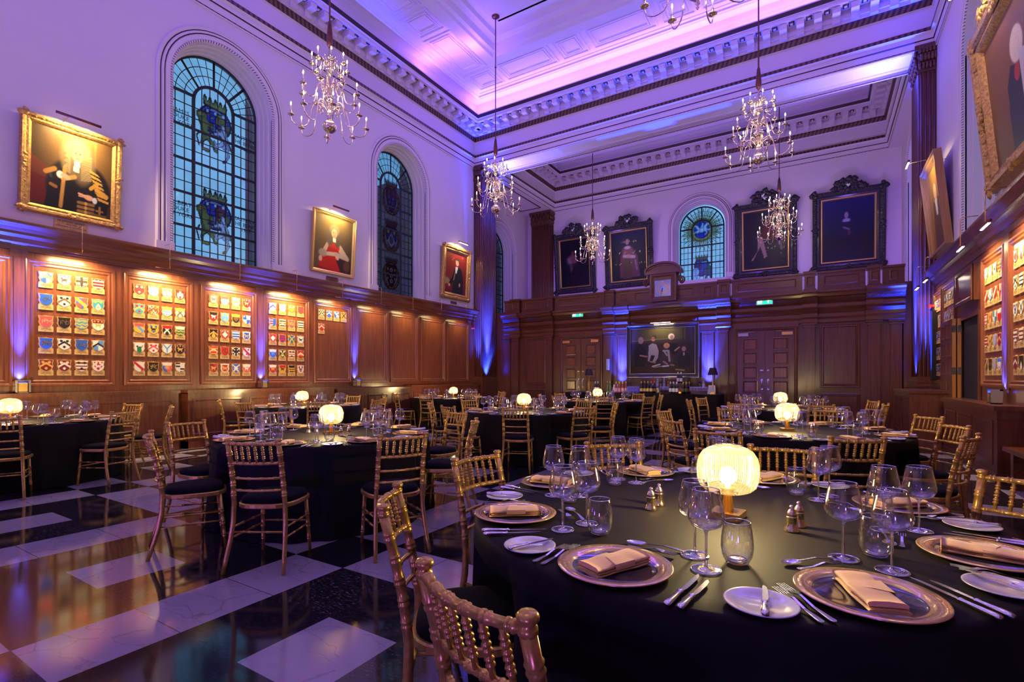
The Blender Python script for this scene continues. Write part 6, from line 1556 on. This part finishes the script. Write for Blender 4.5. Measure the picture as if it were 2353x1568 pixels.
# ------------------------------------------------------------------ bar in front of the screen
m = MB(); 
def drape(x0, y0, x1, y1, h):
    mm = MB(); per = []
    n = 60
    for (a, b) in (((x0, y0), (x1, y0)), ((x1, y0), (x1, y1)), ((x1, y1), (x0, y1)), ((x0, y1), (x0, y0))):
        for k in range(n): per.append((a[0] + (b[0] - a[0]) * k / n, a[1] + (b[1] - a[1]) * k / n, (b[1] - a[1]), -(b[0] - a[0])))
    rows = []
    for z, am in ((h, 0), (h - .01, .004), (.4, .02), (.02, .035)):
        row = []
        for i, (x, y, nx, ny) in enumerate(per):
            l = math.hypot(nx, ny); w_ = am * (.5 + .5 * math.sin(i * .9)); row.append((x + nx / l * w_, y + ny / l * w_, z))
        rows.append(row)
    mm.grid(rows, closed_u=True); mm.add([(x0, y0, h), (x1, y0, h), (x1, y1, h), (x0, y1, h)], [(0, 1, 2, 3)]); return mm
bt = MB(); bt.box((-6.28, 13.02, .84), (-2.12, 13.78, .895)); bar = bt.build('bar_table', OAKD, label='long bar table draped in black cloth below the group portrait', cat='table')
drape(-6.3, 13.0, -2.1, 13.8, .90).build('tablecloth', CLOTH, bar)
m = MB(); m.box((-5.3, 14.2, 0), (-2.5, 14.75, .98)); m.box((-5.34, 14.16, .98), (-2.46, 14.76, 1.02)); m.build('back_bar_shelf', OAKD, label='low dark wooden shelf behind the draped bar table', cat='shelf')
BM = {}
def bottle(kind):
    if kind in BM: return BM[kind]
    sh = {'wine': [(0, 0), (.036, 0), (.038, .01), (.038, .18), (.030, .21), (.014, .24), (.0135, .30), (.015, .302), (.015, .31), (0, .311)], 'champ': [(0, 0), (.042, 0), (.044, .01), (.044, .16), (.034, .20), (.018, .25), (.016, .29), (.019, .295), (.019, .315), (0, .32)], 'spirit': [(0, 0), (.038, 0), (.040, .01), (.040, .16), (.034, .185), (.014, .20), (.014, .25), (.017, .252), (.017, .275), (0, .276)]}
    geo, body, lab, cap, lz = {'white': ('wine', (.02, .03, .02), (.75, .72, .78), (.6, .6, .62), (.05, .14)), 'olive': ('wine', (.10, .16, .03), (.05, .08, .02), (.3, .4, .1), (.05, .14)), 'rose': ('wine', (.30, .06, .06), (.70, .35, .45), (.75, .45, .15), (.03, .13)), 'champ': ('champ', (.01, .015, .01), (.55, .38, .12), (.60, .42, .16), (.05, .13)), 'red': ('wine', (.30, .01, .01), (.5, .3, .2), (.5, .05, .03), (.05, .13)), 'clear': ('spirit', (.25, .26, .34), (.6, .6, .7), (.5, .5, .55), (.04, .13)), 'dark': ('spirit', (.02, .015, .015), (.10, .07, .03), (.2, .14, .04), (.05, .14)), 'amber': ('spirit', (.30, .10, .02), (.40, .24, .10), (.1, .05, .02), (.05, .12)), 'port': ('wine', (.012, .012, .014), (.08, .06, .02), (.5, .36, .12), (.06, .14))}[kind]
    def mk(n, c, rg=.12): return pr('bottle_' + kind + n, c, rg, coat=.5)
    m = MB(); pf = sh[geo]; m.lathe(pf, 14); l = MB(); r0 = pf[2][0] + .0006; l.lathe([(r0, lz[0]), (r0, lz[1])], 14, cap=False); c = MB(); top = pf[-1][1]; c.lathe([(pf[-5][0] + .0015 if False else .0165, top - .065), (.0165 if geo != 'champ' else .0195, top - .002), (0, top + .001)], 12)
    if kind == 'rose' or kind == 'white': pass
    b = m.build('bottle', mk('_glass', body)); l.build('label', mk('_paper', lab, .6), b); c.build('cap', mk('_foil', cap, .35), b); register(b); b['proto'] = 1
    BM[kind] = b; b['unused'] = True; return b
BN = {'white': 'wine bottle with white label', 'olive': 'olive green bottle', 'rose': 'rosé bottle with gold top', 'champ': 'dark sparkling wine bottle with gold label', 'red': 'slim red bottle', 'clear': 'clear spirit bottle', 'dark': 'dark spirit bottle', 'amber': 'amber spirit bottle', 'port': 'tall black bottle with gold top'}
def put_bottle(kind, u, y, z, where):
    """u: where along the bar, in world x"""
    b = bottle(kind); lab = f'{BN[kind]} {where}'
    if b.get('unused'):
        del b['unused']; del b['proto']; b.location = (u, y, z); tag(b, lab, 'bottle', 'bottles on the bar')
    else: dup(b, (u, y, z), 0, lab, 'bottles on the bar', 'bottle')
def bx(px, y):   # world x on the bar at depth y seen at picture column px
    u = (px - 1176.5) / 1153; rx, ry = u * math.cos(YAW) - math.sin(YAW), u * math.sin(YAW) + math.cos(YAW); return rx * y / ry
for px, y, z, k, wh in [(1368, 13.35, .902, 'white', 'far left end of the bar, first of two'), (1374, 13.4, .902, 'white', 'far left end of the bar, second of two'), (1396, 13.35, .902, 'olive', 'left part of the bar, first of two'), (1402, 13.4, .902, 'olive', 'left part of the bar, second of two'),
    (1447, 14.4, 1.021, 'dark', 'standing left on the back shelf'), (1501, 14.4, 1.021, 'red', 'on the back shelf'), (1511, 14.45, 1.021, 'clear', 'on the back shelf behind sparkling bottles'), (1519, 14.4, 1.021, 'dark', 'on the middle of the back shelf'), (1526, 14.45, 1.021, 'clear', 'on the back shelf right of a dark one'), (1536, 14.4, 1.021, 'amber', 'on the middle of the back shelf'), (1558, 14.35, 1.16, 'white', 'raised behind the bar, left one'), (1565, 14.35, 1.16, 'white', 'raised behind the bar, right one'), (1609, 14.45, 1.021, 'dark', 'standing right on the back shelf, left one'), (1617, 14.45, 1.021, 'clear', 'standing right on the back shelf, right one')]:
    put_bottle(k, bx(px, y), y, z, wh)
m = MB(); m.box((bx(1555, 14.35) - .06, 14.27, 1.021), (bx(1568, 14.35) + .06, 14.45, 1.16)); m.build('bottle_stand', OAKD, label='small dark box raising two bottles on the back shelf', cat='box')
for i in range(7): put_bottle('rose', bx(1417 + 3.8 * i, 13.3), 13.25 + .12 * (i % 2), .902, f'in the pink cluster left of the tumblers, {("first","second","third","fourth","fifth","sixth","last")[i]} from left')
for i in range(8): put_bottle('champ', bx(1476 + 3.8 * i, 13.3), 13.22 + .12 * (i % 2), .902, f'in the central cluster, {("first","second","third","fourth","fifth","sixth","seventh","last")[i]} from left')
for i in range(5): put_bottle('white', bx(1542 + 3.7 * i, 13.2), 13.15 + .12 * (i % 2), .902, f'in the row right of bar centre, {("first","second","third","fourth","last")[i]} from left')
for i in range(4): put_bottle('port', bx(1571 + 3.8 * i, 13.2), 13.15 + .12 * (i % 2), .902, f'near the candle, {("first","second","third","last")[i]} from left')
gm = MB(); gm.lathe([(0, .002), (.034, .002), (.034, 0), (0, 0)], 14, cap=False); gm.lathe([(.004, .002), (.0035, .075), (.012, .085), (.034, .11), (.038, .14), (.030, .185), (.029, .185), (.037, .14), (.033, .112), (0, .09)], 14, cap=False)
sg = gm.build('stemmed_glass', WINEG, label='', cat='wine glass'); register(sg)
tg = MB(); tg.lathe([(0, 0), (.032, 0), (.036, .09), (.035, .09), (.031, .008), (0, .006)], 14, cap=False); tgo = tg.build('bar_tumbler', WINEG); register(tgo)
NTH = ('first', 'second', 'third', 'fourth', 'fifth', 'sixth', 'seventh', 'eighth', 'last')
first = True
for r_ in range(3):
    for i in range(6):
        x, y = bx(1590 + i * 6.9, 13.25), 13.10 + r_ * .10
        lab = f'stemmed glass, {("front", "middle", "back")[r_]} row, {NTH[i]} from left, right end of the bar'
        if first: sg.location = (x, y, .902); tag(sg, lab, 'wine glass', 'stemmed glasses at right end of bar'); first = False
        else: dup(sg, (x, y, .902), 0, lab, 'stemmed glasses at right end of bar', 'wine glass')
for r_ in range(3):
    for i in range(3): dup(sg, (bx(1520 + i * 7.2, 13.25), 13.12 + r_ * .10, .902), 0, f'stemmed glass, {("front", "middle", "back")[r_]} row, {NTH[i]} from left, block at bar centre', 'stemmed glasses at bar centre', 'wine glass')
first = True
for r_ in range(3):
    for lv in range(2):
        for i in range(4):
            x, y, z = bx(1446 + i * 6.4, 13.3), 13.18 + r_ * .10, .902 + lv * .0915; lab = f'stacked bar tumbler, {"upper" if lv else "lower"} layer, {("front", "middle", "back")[r_]} row, {NTH[i]} from left'
            if first: tgo.location = (x, y, z); tag(tgo, lab, 'tumbler', f'stacked bar tumblers, lower layer'); first = False
            else: dup(tgo, (x, y, z), 0, lab, f'stacked bar tumblers, {"upper" if lv else "lower"} layer', 'tumbler')
for x, nm in ((bx(1355, 13.4), 'left'), (bx(1638, 13.35), 'right')):
    r = empty('bar_lamp', (x, 13.35, .902), label=f'tall brass table lamp with black shade, {nm} end of the bar', cat='table lamp')
    m = MB(); m.box((-.075, -.075, 0), (.075, .075, .012)); m.box((-.055, -.055, .012), (.055, .055, .03)); m.box((-.035, -.035, .03), (.035, .035, .045)); m.build('stepped_base', BRASS, r)
    m = MB(); m.lathe([(.014, .045), (.013, .05), (.012, .44), (.016, .45), (.010, .47), (.01, .52)], 14); m.build('column', BRASS, r)
    m = MB(); m.lathe([(.125, .48), (.075, .66)], 28, cap=False); m.lathe([(.123, .481), (.073, .659)], 28, cap=False); m.build('black_shade', BLUEG, r)
    m = MB(); m.lathe([(0, .52), (.02, .53), (.022, .55), (0, .58)], 12); m.build('bulb', emis('bar_bulb', (1, .7, .35), 14), r)
    light('bar_lamp_light', 'POINT', (x, 13.35, 1.46), 3.0, (1, .7, .35), shadow_soft_size=.02)
m = MB(); m.lathe([(0, 0), (.035, 0), (.038, .07), (.036, .07), (.033, .006), (0, .006)], 16, cap=False); cj = m.build('candle_jar', glass('amber_jar', (.9, .5, .2)), loc=(bx(1561, 13.4), 13.45, .902), label='small amber glass candle glowing on the bar', cat='candle')
m = MB(); m.lathe([(0, .008), (.028, .008), (.028, .04), (0, .042)], 14); m.build('wax', emis('candle_glow', (1, .42, .08), 5), cj)
for x, nm in ((bx(1413, 13.4), 'left'), (bx(1634, 13.4), 'right')):
    m = MB(); m.add([(-.10, 0, 0), (.10, 0, 0), (.08, .06, .22), (-.08, .06, .22), (.08, .12, 0), (-.08, .12, 0)], [(0, 1, 2, 3), (3, 2, 4, 5)]); m.build('tent_card', WHITE, loc=(x, 13.45, .902), label=f'white folded price card, {nm} side of the bar', cat='card')
m = MB(); m.box((-.04, -.03, 0), (.04, .03, .34)); m.build('column_speaker', pr('pale_plastic', (.55, .6, .75), .4), loc=(-5.62, YS - .17, 1.55), label='slim pale wall light beside the left blue lit pilaster', cat='wall light')
